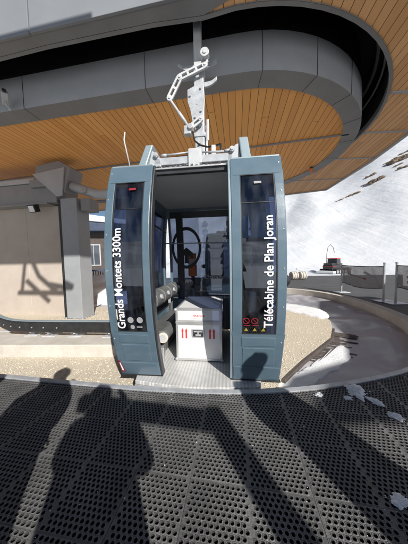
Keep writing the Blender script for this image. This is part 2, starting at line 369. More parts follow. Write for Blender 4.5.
near, far = EDGE[:IDX+1], EDGE[IDX:]
bm = MB(); bm.prism([(p.x, p.y) for p in near]+[(7, 3.2), (7, -3.6), (-9, -3.6)], -.5, -.042); struct(bm.build('platform', M['underlay']))
fo = offset(far, .24)
bm = MB(); bm.prism([(p.x, p.y) for p in fo]+[(-1.2, 15.7), (8, 15.9), (18, 15.2), (30, 12), (30, -3.6), (7.004, -3.6), (7.004, 3.2), (fo[0].x, fo[0].y-.05)], -.5, -.012); struct(bm.build('terrace', M['asphalt']))
bm = MB()
fi = far
up = lambda pl, z: [Vector((p.x, p.y, z)) for p in pl]
bm.strip(up(fi, -.5), up(fi, .03)).strip(up(fi, .03), up(fo, .03)).strip(up(fo, .03), up(fo, -.05))
struct(bm.build('pit_kerb', M['concrete']))
bm = MB(); ni = offset(near, .055); no_ = offset(near, -.004)
bm.strip(up(no_, -.5), up(no_, .014)).strip(up(no_, .014), up(ni, .014)).strip(up(ni, .014), up(ni, -.05))
tag(bm.build('edge_strip', M['galv']), 'pale steel strip along the curved edge of the matted platform', 'metal edging')
# pit floor, gravel
bm = MB(); n1, n2 = 90, 60; gg = []
for i in range(n1+1):
    row = []
    for j in range(n2+1):
        x = -9+14.6*i/n1; y = 1.5+9.8*j/n2; r = math.hypot(x-.64, y-6.24); t = max(0, min(1, (r-3.25)/.7))*max(0, min(1, (y-3.1)/1.6))*(1 if x > 0 else 0)
        row.append(bm.bm.verts.new((x, y, -.36+.17*t*t*(3-2*t))))
    gg.append(row)
for i in range(n1):
    for j in range(n2): bm.bm.faces.new((gg[i][j], gg[i+1][j], gg[i+1][j+1], gg[i][j+1]))
struct(bm.build('pit_floor', M['pit'], smooth=True))
GR = [(-12, 2.6), (-2, 1.9), (.5, 1.9), (1.05, 2.75), (1.6, 3.28), (2.2, 3.8), (2.66, 4.2), (3.05, 4.75), (3.35, 5.3), (3.55, 6.0), (3.4, 6.7), (2.9, 7.3), (1.5, 7.9), (-1, 8.3), (-3.2, 7.4), (-12, 9)]
bm = MB(); bm.prism(GR, -.62, -.30); struct(bm.build('gravel_bed', M['gravel']))
def ingr(x, y):
    c = False
    for (x0, y0), (x1, y1) in zip(GR, GR[1:]+GR[:1]):
        if (y0 > y) != (y1 > y) and x < (x1-x0)*(y-y0)/(y1-y0)+x0: c = not c
    return c
bm = MB(); n = 0
while n < 5200:
    x = random.uniform(-4.6, 3.5); y = random.uniform(2.2, 7.0)
    if random.random() > 3.2/y/1. or not ingr(x, y) or (-2.2 < x < 1 and y > 4.3): continue
    s = random.uniform(.006, .014); n += 1
    a0 = random.random()*6.28; f = random.uniform(.6, 1); hh = s*random.uniform(.5, .85)
    tp = bm.bm.verts.new((x+random.uniform(-.3, .3)*s, y+random.uniform(-.3, .3)*s, -.297+hh)); ring = []
    for k in range(5):
        t = a0+k*1.2566; u, v = s*math.cos(t)*random.uniform(.8, 1.15), s*f*math.sin(t)*random.uniform(.8, 1.15)
        ring.append((bm.bm.verts.new((x+u*.75, y+v*.75, -.297+hh*.75)), bm.bm.verts.new((x+u, y+v, -.297-s*.2))))
    for k in range(5):
        A, B = ring[k], ring[(k+1) % 5]; bm.bm.faces.new((tp, A[0], B[0])); bm.bm.faces.new((A[0], A[1], B[1], B[0]))
o = bm.build('loose_stones', M['stone']); struct(o, 'stuff')
# melting snow in the pit
def snow_patch(name, poly, z, h, label):
    bm = MB(); cx = sum(p[0] for p in poly)/len(poly); cy = sum(p[1] for p in poly)/len(poly)
    P = [(v.x, v.y) for v in catmull(list(poly)+[poly[0]], 8)][:-1]
    P = [(x+.05*noise.noise(Vector((x*6, y*6, 1))), y+.05*noise.noise(Vector((x*6, y*6, 5)))) for x, y in P]
    prev = None
    for k, (f, hh) in enumerate(((1, -.01), (.97, h*.5), (.9, h*.85), (.7, h), (.4, h*1.1))):
        ring = [bm.bm.verts.new((cx+(x-cx)*f, cy+(y-cy)*f, z+hh*(1+.12*noise.noise(Vector((x*5*f, y*5*f, 0)))))) for x, y in P]
        if prev:
            for i in range(len(P)): bm.bm.faces.new((prev[i], prev[(i+1) % len(P)], ring[(i+1) % len(P)], ring[i]))
        prev = ring
    bm.bm.faces.new(prev)
    return tag(bm.build(name, M['snow'], smooth=True), label, 'snow')
snow_patch('snow_patch', [(2.3, 7.1), (2.95, 6.0), (3.25, 5.5), (3.68, 5.9), (3.75, 6.5), (3.4, 7.1), (2.8, 7.5)], -.31, .06, 'melting snow on the back rim of the gravel bed, right of the cabin')
snow_patch('snow_patch', [(.75, 2.35), (1.3, 2.62), (1.95, 3.02), (2.6, 3.5), (2.75, 3.95), (2.35, 3.72), (1.7, 3.2), (1.1, 2.85), (.7, 2.62)], -.358, .012, 'long thin strip of snow on the pit floor below the gravel edge')
bm = MB(); bm.prism([(1.06, 2.757), (1.10, 2.72), (1.64, 3.24), (2.24, 3.76), (2.70, 4.16), (3.10, 4.74), (3.055, 4.765), (2.663, 4.20), (2.203, 3.80), (1.603, 3.28)], -.36, -.296)
tag(bm.build('timber_edging', M['chalet'], bevel=.006), 'dark wet timber edging along the front of the gravel bed right of the cabin', 'edging')
bm = MB()  # thin dark bars stand in for the streaks of a wet stain
for k in range(30):
    t = k/29; x = 1.75+1.15*t+random.uniform(-.04, .04); y = 3.42+1.2*t; l = random.uniform(.25, .75)
    z0 = -.357+.06*max(0, t-.55)
    bm.bar((x, y, z0), (x+l*.75, y-l*.42, z0-.002), random.uniform(.02, .06), .012)
tag(bm.build('wet_streaks', M['chalet'], bevel=.004), 'dark streaks of a wet stain fanned across the pit floor beside the gravel', 'stain_streaks')

# ------------------------------------------------------------------ perforated mats on the platform
MOD = .37; A0 = .43; B0 = 1.184; HN = 11
def module(bmx, a0, b0):
    """one 37 cm field: raised ring pattern, staggered round holes, solid rim"""
    T = 0.0; D = -.032; rim = .005; p = (MOD-2*rim)/(HN+.5); rowh = p*.866*1.0
    nrow = int((MOD-2*rim)/rowh); rowh = (MOD-2*rim)/nrow; hr = p*.345
    vs = bmx.verts; fs = bmx.faces
    def quad(x0, x1, y0, y1): fs.new([vs.new((x, y, T)) for x, y in ((x0, y0), (x1, y0), (x1, y1), (x0, y1))])
    quad(a0, a0+MOD, b0, b0+rim); quad(a0, a0+MOD, b0+MOD-rim, b0+MOD); quad(a0, a0+rim, b0+rim, b0+MOD-rim); quad(a0+MOD-rim, a0+MOD, b0+rim, b0+MOD-rim)
    for r in range(nrow):
        y0 = b0+rim+r*rowh; y1 = y0+rowh; xs = a0+rim; cnt = HN
        if r % 2: quad(xs, xs+p/2, y0, y1); xs += p/2
        else: quad(xs+p*HN, xs+p*(HN+.5), y0, y1)
        for c in range(cnt):
            x0 = xs+c*p; x1 = x0+p; cx, cy = (x0+x1)/2, (y0+y1)/2
            out = []; K = 8
            C8 = [(x0, y0), (cx, y0), (x1, y0), (x1, cy), (x1, y1), (cx, y1), (x0, y1), (x0, cy)]
            o_ = [vs.new((x, y, T)) for x, y in C8]; ang = [math.atan2(y-cy, x-cx) for x, y in C8]
            i_ = [vs.new((cx+hr*math.cos(a), cy+hr*math.sin(a), T+.002)) for a in ang]; m_r = [vs.new((cx+hr*1.22*math.cos(a), cy+hr*1.22*math.sin(a), T+.0025)) for a in ang]; d_ = [vs.new((cx+hr*.9*math.cos(a), cy+hr*.9*math.sin(a), D)) for a in ang]
            for k in range(8):
                n_ = (k+1) % 8
                fs.new((o_[k], o_[n_], m_r[n_], m_r[k])); fs.new((m_r[k], m_r[n_], i_[n_], i_[k])); fs.new((i_[k], i_[n_], d_[n_], d_[k])).material_index = 1  # hole walls take the near-black, so their shade is painted in
    # skirt
    for (x0, y0, x1, y1) in ((a0, b0, a0+MOD, b0), (a0+MOD, b0, a0+MOD, b0+MOD), (a0+MOD, b0+MOD, a0, b0+MOD), (a0, b0+MOD, a0, b0)):
        fs.new([vs.new(q) for q in ((x0, y0, T), (x1, y0, T), (x1, y1, D), (x0, y1, D))])
MROT = Matrix((E1, E2, Vector((0, 0, 1)))).transposed()
full = None
for j in range(-3, 3):
    for k in range(-4, 4):
        a = A0+k*3*MOD; b = B0+j*2*MOD
        cs = [MROT @ Vector((a+da*MOD, b+db*MOD, 0)) for da in (0, 1, 2, 3) for db in (0, 1, 2)]
        din = [edge_y(c.x)-c.y for c in cs]
        if max(din) < .02 or (cs[0].x > 6): continue
        lab = 'black rubber honeycomb mat full of round holes, laid with others over the platform'
        if min(din) > .0:
            if full is None:
                bb = bmesh.new()
                for m_ in range(3):
                    for n_ in range(2): module(bb, m_*MOD+(.002 if m_ == 0 else 0), n_*MOD+(.002 if n_ == 0 else 0))
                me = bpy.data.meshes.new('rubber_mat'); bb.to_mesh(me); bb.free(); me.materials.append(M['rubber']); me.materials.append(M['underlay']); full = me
            o = bpy.data.objects.new('rubber_mat', full)
            o.location = MROT @ Vector((a, b, 0)); o.rotation_euler = (random.uniform(-.001, .001), random.uniform(-.001, .001), -YAW)
        else:
            bb = bmesh.new()
            for m_ in range(3):
                for n_ in range(2):
                    b1 = bmesh.new(); module(b1, a+m_*MOD, b+n_*MOD)
                    for v in b1.verts: v.co = MROT @ v.co
                    c = [MROT @ Vector((a+(m_+u)*MOD, b+(n_+v)*MOD, 0)) for u in (0, 1) for v in (0, 1)]
                    xa, xb = min(q.x for q in c), max(q.x for q in c)
                    gaps = [edge_y(q.x)-.055-q.y for q in c]
                    if min(gaps) > .03 or max(gaps) < -.02:
                        if min(gaps) > .03:
                            tmp = bpy.data.meshes.new('tmp'); b1.to_mesh(tmp); bb.from_mesh(tmp); bpy.data.meshes.remove(tmp)
                        b1.free(); continue
                    steps = 3
                    for s_ in range(steps):
                        b2 = b1.copy(); xl = xa+(xb-xa)*s_/steps; xr = xa+(xb-xa)*(s_+1)/steps
                        def cut(co_, no):
                            bmesh.ops.bisect_plane(b2, geom=b2.verts[:]+b2.edges[:]+b2.faces[:], plane_co=co_, plane_no=no, clear_outer=True, dist=1e-6)
                        if s_ > 0: cut((xl, 0, 0), (-1, 0, 0))
                        if s_ < steps-1: cut((xr, 0, 0), (1, 0, 0))
                        pa, pb = Vector((xl, edge_y(xl)-.055, 0)), Vector((xr, edge_y(xr)-.055, 0)); t = (pb-pa).normalized()
                        cut(pa, Vector((-t.y, t.x, 0)))
                        tmp = bpy.data.meshes.new('tmp'); b2.to_mesh(tmp); b2.free(); bb.from_mesh(tmp); bpy.data.meshes.remove(tmp)
                    b1.free()
            if not bb.faces: bb.free(); continue
            bmesh.ops.translate(bb, verts=bb.verts, vec=-(MROT @ Vector((a, b, 0))))
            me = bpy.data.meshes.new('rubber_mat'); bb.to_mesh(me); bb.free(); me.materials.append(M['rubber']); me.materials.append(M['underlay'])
            o = bpy.data.objects.new('rubber_mat', me); o.location = MROT @ Vector((a, b, 0))
        COL.objects.link(o); tag(o, lab, 'mat', 'rubber mats covering the platform')
# snow crumbs dropped on the mats
for (x, y, s, lab) in ((1.54, 2.02, .085, 'largest snow lump on the mats, by the curved steel edge'), (1.15, 1.98, .035, 'small snow crumb on the mats, nearest the cabin door'), (1.63, 1.86, .05, 'middle snow lump on the mats below the largest one'),
                       (1.64, 1.68, .045, 'snow lump on the mats at the corner of the lit wedge'), (1.09, 1.07, .04, 'snow lump on the mats at the right, nearest the viewer'), (1.40, 1.93, .03, 'flat bit of snow just left below the largest lump')):
    bm = MB()
    g = bmesh.ops.create_icosphere(bm.bm, subdivisions=5, radius=1); sd = Vector((x*7, y*9, s*50)); ca, sa = math.cos(x*9), math.sin(x*9)
    for v in g['verts']:
        c = v.co.copy(); f = 1+.75*noise.noise(c*1.1+sd)+.45*noise.noise(c*2.9+sd)+.22*noise.noise(c*7+sd)+.1*noise.noise(c*17+sd)
        px, py = c.x*f*s*1.15, c.y*f*s*.8; v.co = Vector((px*ca-py*sa, px*sa+py*ca, max(-.01, c.z*f*s*.3+.004)))
    for k in range(7):
        q = random.random()*6.28; d = s*random.uniform(1.1, 2.); bm.ball((d*math.cos(q), d*math.sin(q), .002), s*random.uniform(.04, .12), (1.2, .9, .6), 1, .6)
    o = bm.build('snow_lump', M['snow'], smooth=True); o.location = (x, y, 0); tag(o, lab, 'snow lump', 'snow lumps on the rubber mats')

bm = MB()
for k in range(130):
    x = random.gauss(.9, 1.2); y = random.uniform(.7, 2.4)
    if y > edge_y(max(-8, min(4, x)))-.1: continue
    bm.ball((x, y, .003), random.uniform(.0015, .0045), (1.3, .9, .6), 1, .5)
struct(bm.build('snow_grit', M['snow']), 'stuff')
# ------------------------------------------------------------------ gondola cabin
CAB = empty('gondola_cabin', (-.01, 3.25, 0), R(-6.6), 'steel blue gondola cabin with both doors open beside the matted platform', 'gondola')
Z0, Z1 = -.02, 2.5
def bulge(z): 
    t = max(0, min(1, (z-Z0)/(Z1-Z0))); return .21*(1-abs(2*t-1.04)**2.2)
def ydoor(z): return -.9-bulge(z)
def slab(bm, x0, x1, z0, z1, t, off=0, n=14, xtop=None):
    """curved door panel following the door's profile"""
    rows = []
    for i in range(n+1):
        z = z0+(z1-z0)*i/n; y = ydoor(z)-off; g = 1+.10*bulge(z); a, b = x0*g, x1*g
        rows.append([bm.bm.verts.new(p) for p in ((a, y, z), (b, y, z), (b, y+t, z), (a, y+t, z))])
    for A, B in zip(rows, rows[1:]):
        for k in range(4): bm.bm.faces.new((A[k], A[(k+1) % 4], B[(k+1) % 4], B[k]))
    bm.bm.faces.new(rows[0][::-1]); bm.bm.faces.new(rows[-1])
def lid(bm, x, z, r, off=.004, n=18, sx=1):
    bm.face([(x+r*sx*math.cos(k*6.2832/n), ydoor(z+r*math.sin(k*6.2832/n))-off, z+r*math.sin(k*6.2832/n)) for k in range(n)])
GZ0, GZ1 = .59, 2.3
for sgn, x0, x1, g0, g1 in ((-1, -.961, -.449, -.872, -.528), (1, .425, .964, .522, .872)):
    bm = MB(); T = .045
    slab(bm, x0, g0, GZ0, GZ1, T); slab(bm, g1, x1, GZ0, GZ1, T); slab(bm, x0, x1, GZ1, Z1, T, 0, 3); slab(bm, x0, x1, Z0, GZ0, T, 0, 8)
    bmesh.ops.remove_doubles(bm.bm, verts=bm.bm.verts, dist=1e-5)
    d = bm.build('door', M['door'], CAB, bevel=.007)
    bm = MB(); slab(bm, g0-.012, g1+.012, GZ0-.012, GZ1+.012, .008, -.012, 20); bm.build('window', M['glass'], d, smooth=False)
    bm = MB(); slab(bm, g0, g0+.008, GZ0+.008, GZ1-.008, .014, -.003, 20); slab(bm, g1-.008, g1, GZ0+.008, GZ1-.008, .014, -.003, 20); slab(bm, g0, g1, GZ0, GZ0+.008, .014, -.003, 1); slab(bm, g0, g1, GZ1-.008, GZ1, .014, -.003, 1); slab(bm, g0+.009, g1-.009, 1.985, 1.99, .008, -.006, 1)
    bm.build('window_seal', M['seal'], d)
    # pressed panels below the window
    bm = MB(); slab(bm, g0-.004, g1+.004, .445, .555, .02, .006, 4); bm.build('lower_panel', M['door'], d, bevel=.006)
    bm = MB(); slab(bm, g0+.01, g1+.004, .20, .425, .02, .006, 5); bm.build('lower_panel', M['door'], d, bevel=.006)
    bm = MB(); slab(bm, x0+.014, x1-.014, Z0+.02, .175, .02, .008, 4); bm.build('kick_panel', M['door'], d, bevel=.008)
    bm = MB(); slab(bm, x0-.02, x1+.02, Z0-.02, Z0-.002, .07, .003, 1); bm.build('bottom_seal', M['seal'], d, bevel=.004)
    # rubber along the closing edge, pale trim along the outer edge
    ix0, ix1 = (x1+.002, x1+.026) if sgn < 0 else (x0-.026, x0-.002)
    bm = MB(); slab(bm, ix0, ix1, Z0, Z1, .085, -.006, 20); bm.build('edge_seal', M['darkplastic'] if sgn < 0 else M['trim'], d, bevel=.006)
    bm = MB(); slab(bm, x0+.01, x1-.01, Z1+.002, Z1+.02, .14, -.01, 1); bm.build('top_rail', M['trim'], d, bevel=.004)
    for zz in (.12, .5, .9, 1.3, 1.7, 2.1, 2.42):
        xx = (x0+.03) if sgn < 0 else (x1-.03); g = 1+.10*bulge(zz)
        bm = MB(); bm.cyl((xx*g, ydoor(zz)-.004, zz), (xx*g, ydoor(zz)+.004, zz), .007, 10); bm.build('screw', M['galv'], d)
    # arm that carries the door from the roof
    bm = MB()
    xb0, xb1, xt0, xt1 = (-.649, -.549, -.572, -.478) if sgn < 0 else (.557, .665, .531, .632)
    def fin(mb, xa, xb, xc, xd, y0, y1):
        v = [mb.bm.verts.new(p) for p in ((xa, y0, 2.525), (xb, y0, 2.525), (xd, y0+.06, 2.79), (xc, y0+.06, 2.79), (xa, y1, 2.525), (xb, y1, 2.525), (xd, y1, 2.79), (xc, y1, 2.79))]
        for f in ((0, 1, 2, 3), (7, 6, 5, 4), (0, 4, 5, 1), (1, 5, 6, 2), (2, 6, 7, 3), (3, 7, 4, 0)): mb.bm.faces.new([v[i] for i in f])
    fin(bm, xb0, xb1, xt0, xt1, -.87, -.6); a_ = bm.build('door_arm', M['trim'], d, bevel=.012)
    bm = MB(); s2 = -sgn
    xr = max(xb0, xb1)+.002 if s2 > 0 else min(xb0, xb1)-.002
    v0 = [(xr, 2.53), (xr+s2*.16, 2.53), (xr+s2*.15, 2.62), (xr+s2*.06, 2.72), (xr+s2*.005+(.0 if s2 > 0 else -.02), 2.73)]
    bm.prism([(x, z) for x, z in v0], -.8, -.68, Matrix(((1, 0, 0, 0), (0, 0, 1, 0), (0, 1, 0, 0), (0, 0, 0, 1)))); bm.build('arm_gusset', M['fascia'], d, bevel=.01)
    bm = MB(); bm.cyl((xr+s2*.1, -.83, 2.66), (xr+s2*.1, -.66, 2.66), .03); bm.cyl((xr+s2*.1, -.84, 2.66), (xr+s2*.1, -.81, 2.66), .018); bm.build('arm_pivot', M['galv'], d)
    # lettering, reading upwards
    if sgn < 0:
        text('lettering', 'Grands Montets 3300m', M['white'], d, lambda u, v: (-.785-v*1.12, ydoor(.63+u)-.003, .63+u), 1.14, bold=.018)
        zs = ((-.716, .735, .036), (-.607, .735, .036), (-.70, .65, .026))
        for x, z, r in zs:
            bm = MB(); lid(bm, x, z, r); bm.build('pictogram', M['greydot'], d)
        bm = MB(); slab(bm, -.64, -.575, .645, .655, .002, .003, 1); slab(bm, -.64, -.575, .66, .664, .002, .003, 1); bm.build('pictogram', M['greydot'], d)
        bm = MB(); slab(bm, -.864, -.85, .74, .86, .002, .0045, 4); bm.build('sticker', M['concrete'], d)
        bm = MB(); slab(bm, -.70, -.62, 2.20, 2.225, .002, .003, 1); bm.build('sticker', M['dullred'], d)
        bm = MB()
        v = [(-.94, .03, ), (-.885, .03), (-.93, .2), (-.955, .2)]
        bm.face([(x, ydoor(z)-.0145, z) for x, z in v]); bm.build('sticker', M['dullred'], d)
        bm = MB(); v = [(-.928, .05), (-.905, .05), (-.93, .17), (-.942, .17)]; bm.face([(x, ydoor(z)-.0155, z) for x, z in v]); bm.build('sticker', M['white'], d)
        # whip aerial on the door head
        bm = MB(); bm.tube([(-.75, -.86, 2.51), (-.815, -.86, 2.84), (-.80, -.86, 2.93)], .008, 8); bm.build('whip_aerial', M['whitesteel'], d, smooth=True)
    else:
        text('lettering', 'Télécabine de Plan Joran', M['white'], d, lambda u, v: (.848-v*1.08, ydoor(.67+u)-.003, .67+u), 1.17, bold=.018)
        for i, x in enumerate((.575, .665, .755)):
            if i < 2:
                bm = MB(); K = 20; z = .745; r1, r2 = .036, .028
                for k in range(K):
                    q = [(x+rr*math.cos(t), z+rr*math.sin(t)) for rr, t in ((r1, k*6.2832/K), (r1, (k+1)*6.2832/K), (r2, (k+1)*6.2832/K), (r2, k*6.2832/K))]
                    bm.face([(a, ydoor(b)-.004, b) for a, b in q])
                q = [(x-.024, z+.02), (x-.02, z+.024), (x+.024, z-.02), (x+.02, z-.024)]; bm.face([(a, ydoor(b)-.0045, b) for a, b in q])
                bm.build('pictogram', M['dullred'], d)
                bm = MB(); slab(bm, x-.032, x+.032, .69, .697, .002, .003, 1); bm.build('pictogram', M['dullred'], d)
            bm = MB(); bm.face([(a, ydoor(b)-.004, b) for a, b in ((x-.022, .63), (x+.022, .63), (x, .668))]); bm.build('pictogram', M['yellow'], d)
        bm = MB(); slab(bm, .665, .74, 2.19, 2.215, .002, .003, 1); bm.build('sticker', M['greydot'], d)
# body
HW = .90
def side_x(z): t = max(0, min(1, z/2.4)); return .84+.09*(1-abs(2*t-1)**2.2)
def side_slab(bm, sg, y0, y1, z0, z1, t, off=0, n=12):
    rows = []
    for i in range(n+1):
        z = z0+(z1-z0)*i/n; x = side_x(z)+off
        rows.append([bm.bm.verts.new(p) for p in ((sg*x, y0, z), (sg*x, y1, z), (sg*(x-t), y1, z), (sg*(x-t), y0, z))])
    for A, B in zip(rows, rows[1:]):
        for k in range(4): bm.bm.faces.new((A[k], A[(k+1) % 4], B[(k+1) % 4], B[k]))
    bm.bm.faces.new(rows[0][::-1]); bm.bm.faces.new(rows[-1])
def rear_y(z): t = max(0, min(1, z/2.4)); return .82+.1*(1-abs(2*t-1)**2.2)
for sg in (-1, 1):
    bm = MB(); side_slab(bm, sg, -.74, -.66, 0, 2.43, .06); side_slab(bm, sg, .74, .82, 0, 2.43, .06); side_slab(bm, sg, -.66, .74, 0, .72, .05); side_slab(bm, sg, -.66, .74, 2.24, 2.43, .05, 0, 3)
    bm.build('body_side', M['door'], CAB, bevel=.006)
for sg in (-1, 1):
    bm = MB(); side_slab(bm, sg, -.655, .735, .725, 2.235, .008, -.02); bm.build('side_window', M['glass'], CAB)
    bm = MB(); side_slab(bm, sg, -.66, .74, .72, .75, .012, -.006, 2); bm.build('window_seal', M['seal'], CAB); bm = MB(); side_slab(bm, sg, -.66, .74, 2.21, 2.24, .012, -.006, 2); bm.build('window_seal', M['seal'], CAB)
    # bumper on the outer flank
    bm = MB(); bm.tube([(sg*.94, -.66, 1.12), (sg*1.09, -.58, 1.12), (sg*1.09, .5, 1.12), (sg*.94, .58, 1.12)], .085, 12); bm.build('bumper', M['darkplastic'], CAB, smooth=True)
# rear wall with its doors
bm = MB()
def rslab(bm, x0, x1, z0, z1, t, off=0, n=8):
    rows = []
    for i in range(n+1):
        z = z0+(z1-z0)*i/n; y = rear_y(z)+off
        rows.append([bm.bm.verts.new(p) for p in ((x0, y, z), (x1, y, z), (x1, y-t, z), (x0, y-t, z))])
    for A, B in zip(rows, rows[1:]):
        for k in range(4): bm.bm.faces.new((A[k], A[(k+1) % 4], B[(k+1) % 4], B[k]))
    bm.bm.faces.new(rows[0][::-1]); bm.bm.faces.new(rows[-1])
rslab(bm, -.80, .80, 0, .62, .05); rslab(bm, -.80, .80, 2.26, 2.43, .05, 0, 3)
for a, b in ((-.80, -.75), (.75, .80)): rslab(bm, a, b, .62, 2.26, .05)
bm.build('rear_wall', M['door'], CAB, bevel=.005)
bm = MB(); rslab(bm, -.63, -.50, .62, 2.33, .09, -.005); bm.build('rear_pillar', M['seal'], CAB, bevel=.01)
bm = MB(); rslab(bm, -.748, -.632, .622, 2.258, .008, -.02); rslab(bm, -.498, .748, .622, 2.258, .008, -.02); bm.build('rear_window', M['clear'], CAB)
bm = MB(); rslab(bm, -.75, .75, 2.24, 2.36, .02, -.052, 2); bm.build('rear_header', M['darkplastic'], CAB, bevel=.004)
bm = MB(); bm.box(-.02, .22, .775, .78, 2.27, 2.33); bm.build('notice', M['white'], CAB)
bm = MB(); bm.box(.25, .48, .775, .78, 2.27, 2.33); bm.build('notice', M['navy'], CAB)
bm = MB(); bm.cyl((-.30, .775, 2.30), (-.30, .78, 2.30), .022); bm.build('notice', M['white'], CAB)
# ring with an arrow on the rear pane
bm = MB(); K = 40
for k in range(K):
    q = [(-.43+a*.30*math.cos(t), .80, 1.65+a*.42*math.sin(t)) for a, t in ((1, k*6.2832/K), (1, (k+1)*6.2832/K), (.84, (k+1)*6.2832/K), (.84, k*6.2832/K))]
    bm.face(q)
ar = [(-.56, 1.42), (-.47, 1.50), (-.47, 1.34), (-.39, 1.34), (-.39, 1.50), (-.30, 1.42), (-.30, 1.55), (-.43, 1.66), (-.56, 1.55)]
bm.face([(x, .801, z) for x, z in ar]); bm.build('arrow_emblem', M['seal'], CAB)
text('lettering', 'Chamonix', M['greydot'], CAB, lambda u, v: (-.08+u, .772, 1.02+v), .52, bold=.01)
bm = MB(); bm.cyl((-.84, .70, 1.74), (.84, .70, 1.72), .011, 8); bm.build('grab_rail', M['galv'], CAB, smooth=True)
for sg in (-1, 1):
    bm = MB(); bm.tube([(sg*.79, -.62, 2.18), (sg*.80, -.2, 2.0), (sg*.80, .66, 1.95)], .014, 8); bm.build('grab_rail', M['darkplastic'], CAB, smooth=True)
# floor
bm = MB(); P = [(-.80, .80), (-.80, -.74), (-.74, -.97)]
for k in range(13): t = k/12; P.append((-.74+1.48*t, -.985-.075*math.sin(math.pi*t)))
P += [(.74, -.97), (.80, -.74), (.80, .80)]
bm.prism(P, -.075, -.03); bm.build('floor_plate', M['plate'], CAB, bevel=.006)
bm = MB(); bm.prism([(x*1.004, y-.012) for x, y in P[2:-2]]+[(.74, -.95), (-.74, -.95)], -.12, -.078); bm.build('sill_edge', M['alu'], CAB, bevel=.006)
bm = MB(); bm.box(-.6, .6, -.7, .7, -.28, -.08); bm.build('underframe', M['darkplastic'], CAB, bevel=.02)
# roof
bm = MB(); bm.box(-.82, .82, -.84, .84, 2.452, 2.50); bm.build('roof', M['trim'], CAB, bevel=.02)
bm = MB(); bm.box(-.80, .80, -.82, .82, 2.425, 2.450); bm.build('headliner', M['ceiling'], CAB)
bm = MB(); bm.box(-.84, .84, -.855, -.80, 2.415, 2.455); bm.build('door_track', M['darkplastic'], CAB, bevel=.006)
bm = MB(); bm.box(-.84, .84, -.88, -.82, 2.462, 2.48); bm.build('door_track', M['alu'], CAB, bevel=.004)
bm = MB()
for k in range(16):
    x = -.42+.056*k+random.uniform(-.015, .015); bm.box(x, x+random.uniform(.02, .04), -.83, -.74, 2.501, 2.501+random.uniform(.012, .036))
bm.build('door_mechanism', M['darkplastic'], CAB, bevel=.003)
bm = MB(); bm.cyl((-.44, -.78, 2.52), (.44, -.78, 2.52), .009, 8); bm.cyl((-.3, -.8, 2.515), (.05, -.8, 2.54), .006, 8); bm.build('door_mechanism', M['alu'], CAB)
bm = MB(); bm.box(-.475, .46, -.80, -.70, 2.545, 2.632); bm.box(-.46, .45, .55, .65, 2.50, 2.60); bm.box(-.42, -.34, -.70, .55, 2.50, 2.58); bm.box(.34, .42, -.70, .55, 2.50, 2.58)
bm.build('roof_frame', M['galv'], CAB, bevel=.006)
bm = MB(); bm.box(-.052, .104, -.83, -.803, 2.50, 2.70); bm.box(-.052, .104, -.80, -.6, 2.634, 2.70); bm.build('grip_box', M['whitesteel'], CAB, bevel=.006)
bm = MB(); bm.box(.21, .26, -.68, -.62, 2.634, 2.80); bm.build('latch_post', M['whitesteel'], CAB, bevel=.004)
bm = MB(); bm.cyl((-.40, -.76, 2.675), (-.055, -.76, 2.69), .011, 8); bm.cyl((.107, -.76, 2.68), (.45, -.76, 2.665), .011, 8)
for x in (-.36, .40): bm.cyl((x-.03, -.76, 2.675), (x+.03, -.76, 2.675), .02, 10)
bm.build('push_rod', M['galv'], CAB, smooth=True)
# hanger
bm = MB(); bm.box(-.075, .07, -.10, .06, 2.58, 4.25); hg = bm.build('hanger', M['galv'], CAB, bevel=.012)
for x in (-.035, .022):
    bm = MB(); bm.box(x, x+.012, -.1035, -.1005, 2.7, 4.2); bm.build('groove', M['gusset'], hg)
bm = MB(); bm.box(-.072, .045, -.085, .05, 4.251, 5.25); bm.build('hanger_head', M['whitesteel'], hg, bevel=.01)  # paler steel than the mast: sunlight on the head is put into the colour
for q in ((-.085, .08, -.112, .07, 4.235, 4.262), (-.10, .10, -.13, .1, 2.60, 2.66), (-.088, .083, -.113, .072, 3.25, 3.31)):
    bm = MB(); bm.box(*q); bm.build('hanger_collar', M['galv'], hg, bevel=.004)
bm = MB()
bm.prism([(-.17, 3.92), (.07, 4.02), (.085, 3.75), (.06, 3.5), (-.10, 3.45), (-.13, 3.62), (-.17, 3.75)], .102, .125, Matrix(((1, 0, 0, 0), (0, 0, -1, 0), (0, 1, 0, 0), (0, 0, 0, 1))))
bm.build('hanger_plate', M['galv'], hg, bevel=.004)
bm = MB(); bm.cyl((-.115, -.128, 3.68), (-.115, -.1255, 3.68), .03, 14); bm.build('hole', M['gusset'], hg)
bm = MB(); bm.cyl((-.03, -.128, 3.72), (-.03, -.1255, 3.72), .022, 14); bm.build('hole', M['gusset'], hg)
for x, z in ((-.13, 3.83), (.03, 3.92), (.03, 3.6), (-.06, 3.52), (-.0, 3.4), (-.0, 3.15), (.0, 2.95)):
    bm = MB(); bm.cyl((x, -.146, z), (x, -.10, z), .017, 8); bm.build('bolt', M['alu'], hg)
bm = MB(); bm.box(.085, .115, -.08, .02, 2.62, 3.42); bm.box(.10, .135, -.09, -.03, 3.2, 3.5); bm.build('cable_duct', M['alu'], hg, bevel=.006)
XZ = Matrix(((1, 0, 0, 0), (0, 0, -1, 0), (0, 1, 0, 0), (0, 0, 0, 1)))
for poly in ([(-.074, 4.325), (-.12, 4.335), (-.24, 4.345), (-.325, 4.395), (-.33, 4.36), (-.23, 4.285), (-.12, 4.262), (-.074, 4.26)], [(.046, 4.33), (.10, 4.335), (.18, 4.345), (.265, 4.40), (.27, 4.345), (.19, 4.29), (.10, 4.27), (.046, 4.265)], [(.072, 4.075), (.13, 4.08), (.19, 4.09), (.265, 4.14), (.27, 4.085), (.19, 4.03), (.13, 4.01), (.072, 4.005)]):
    bm = MB(); bm.prism(poly, .0, .035, XZ); bm.build('guide_wing', M['galv'], hg, bevel=.006)
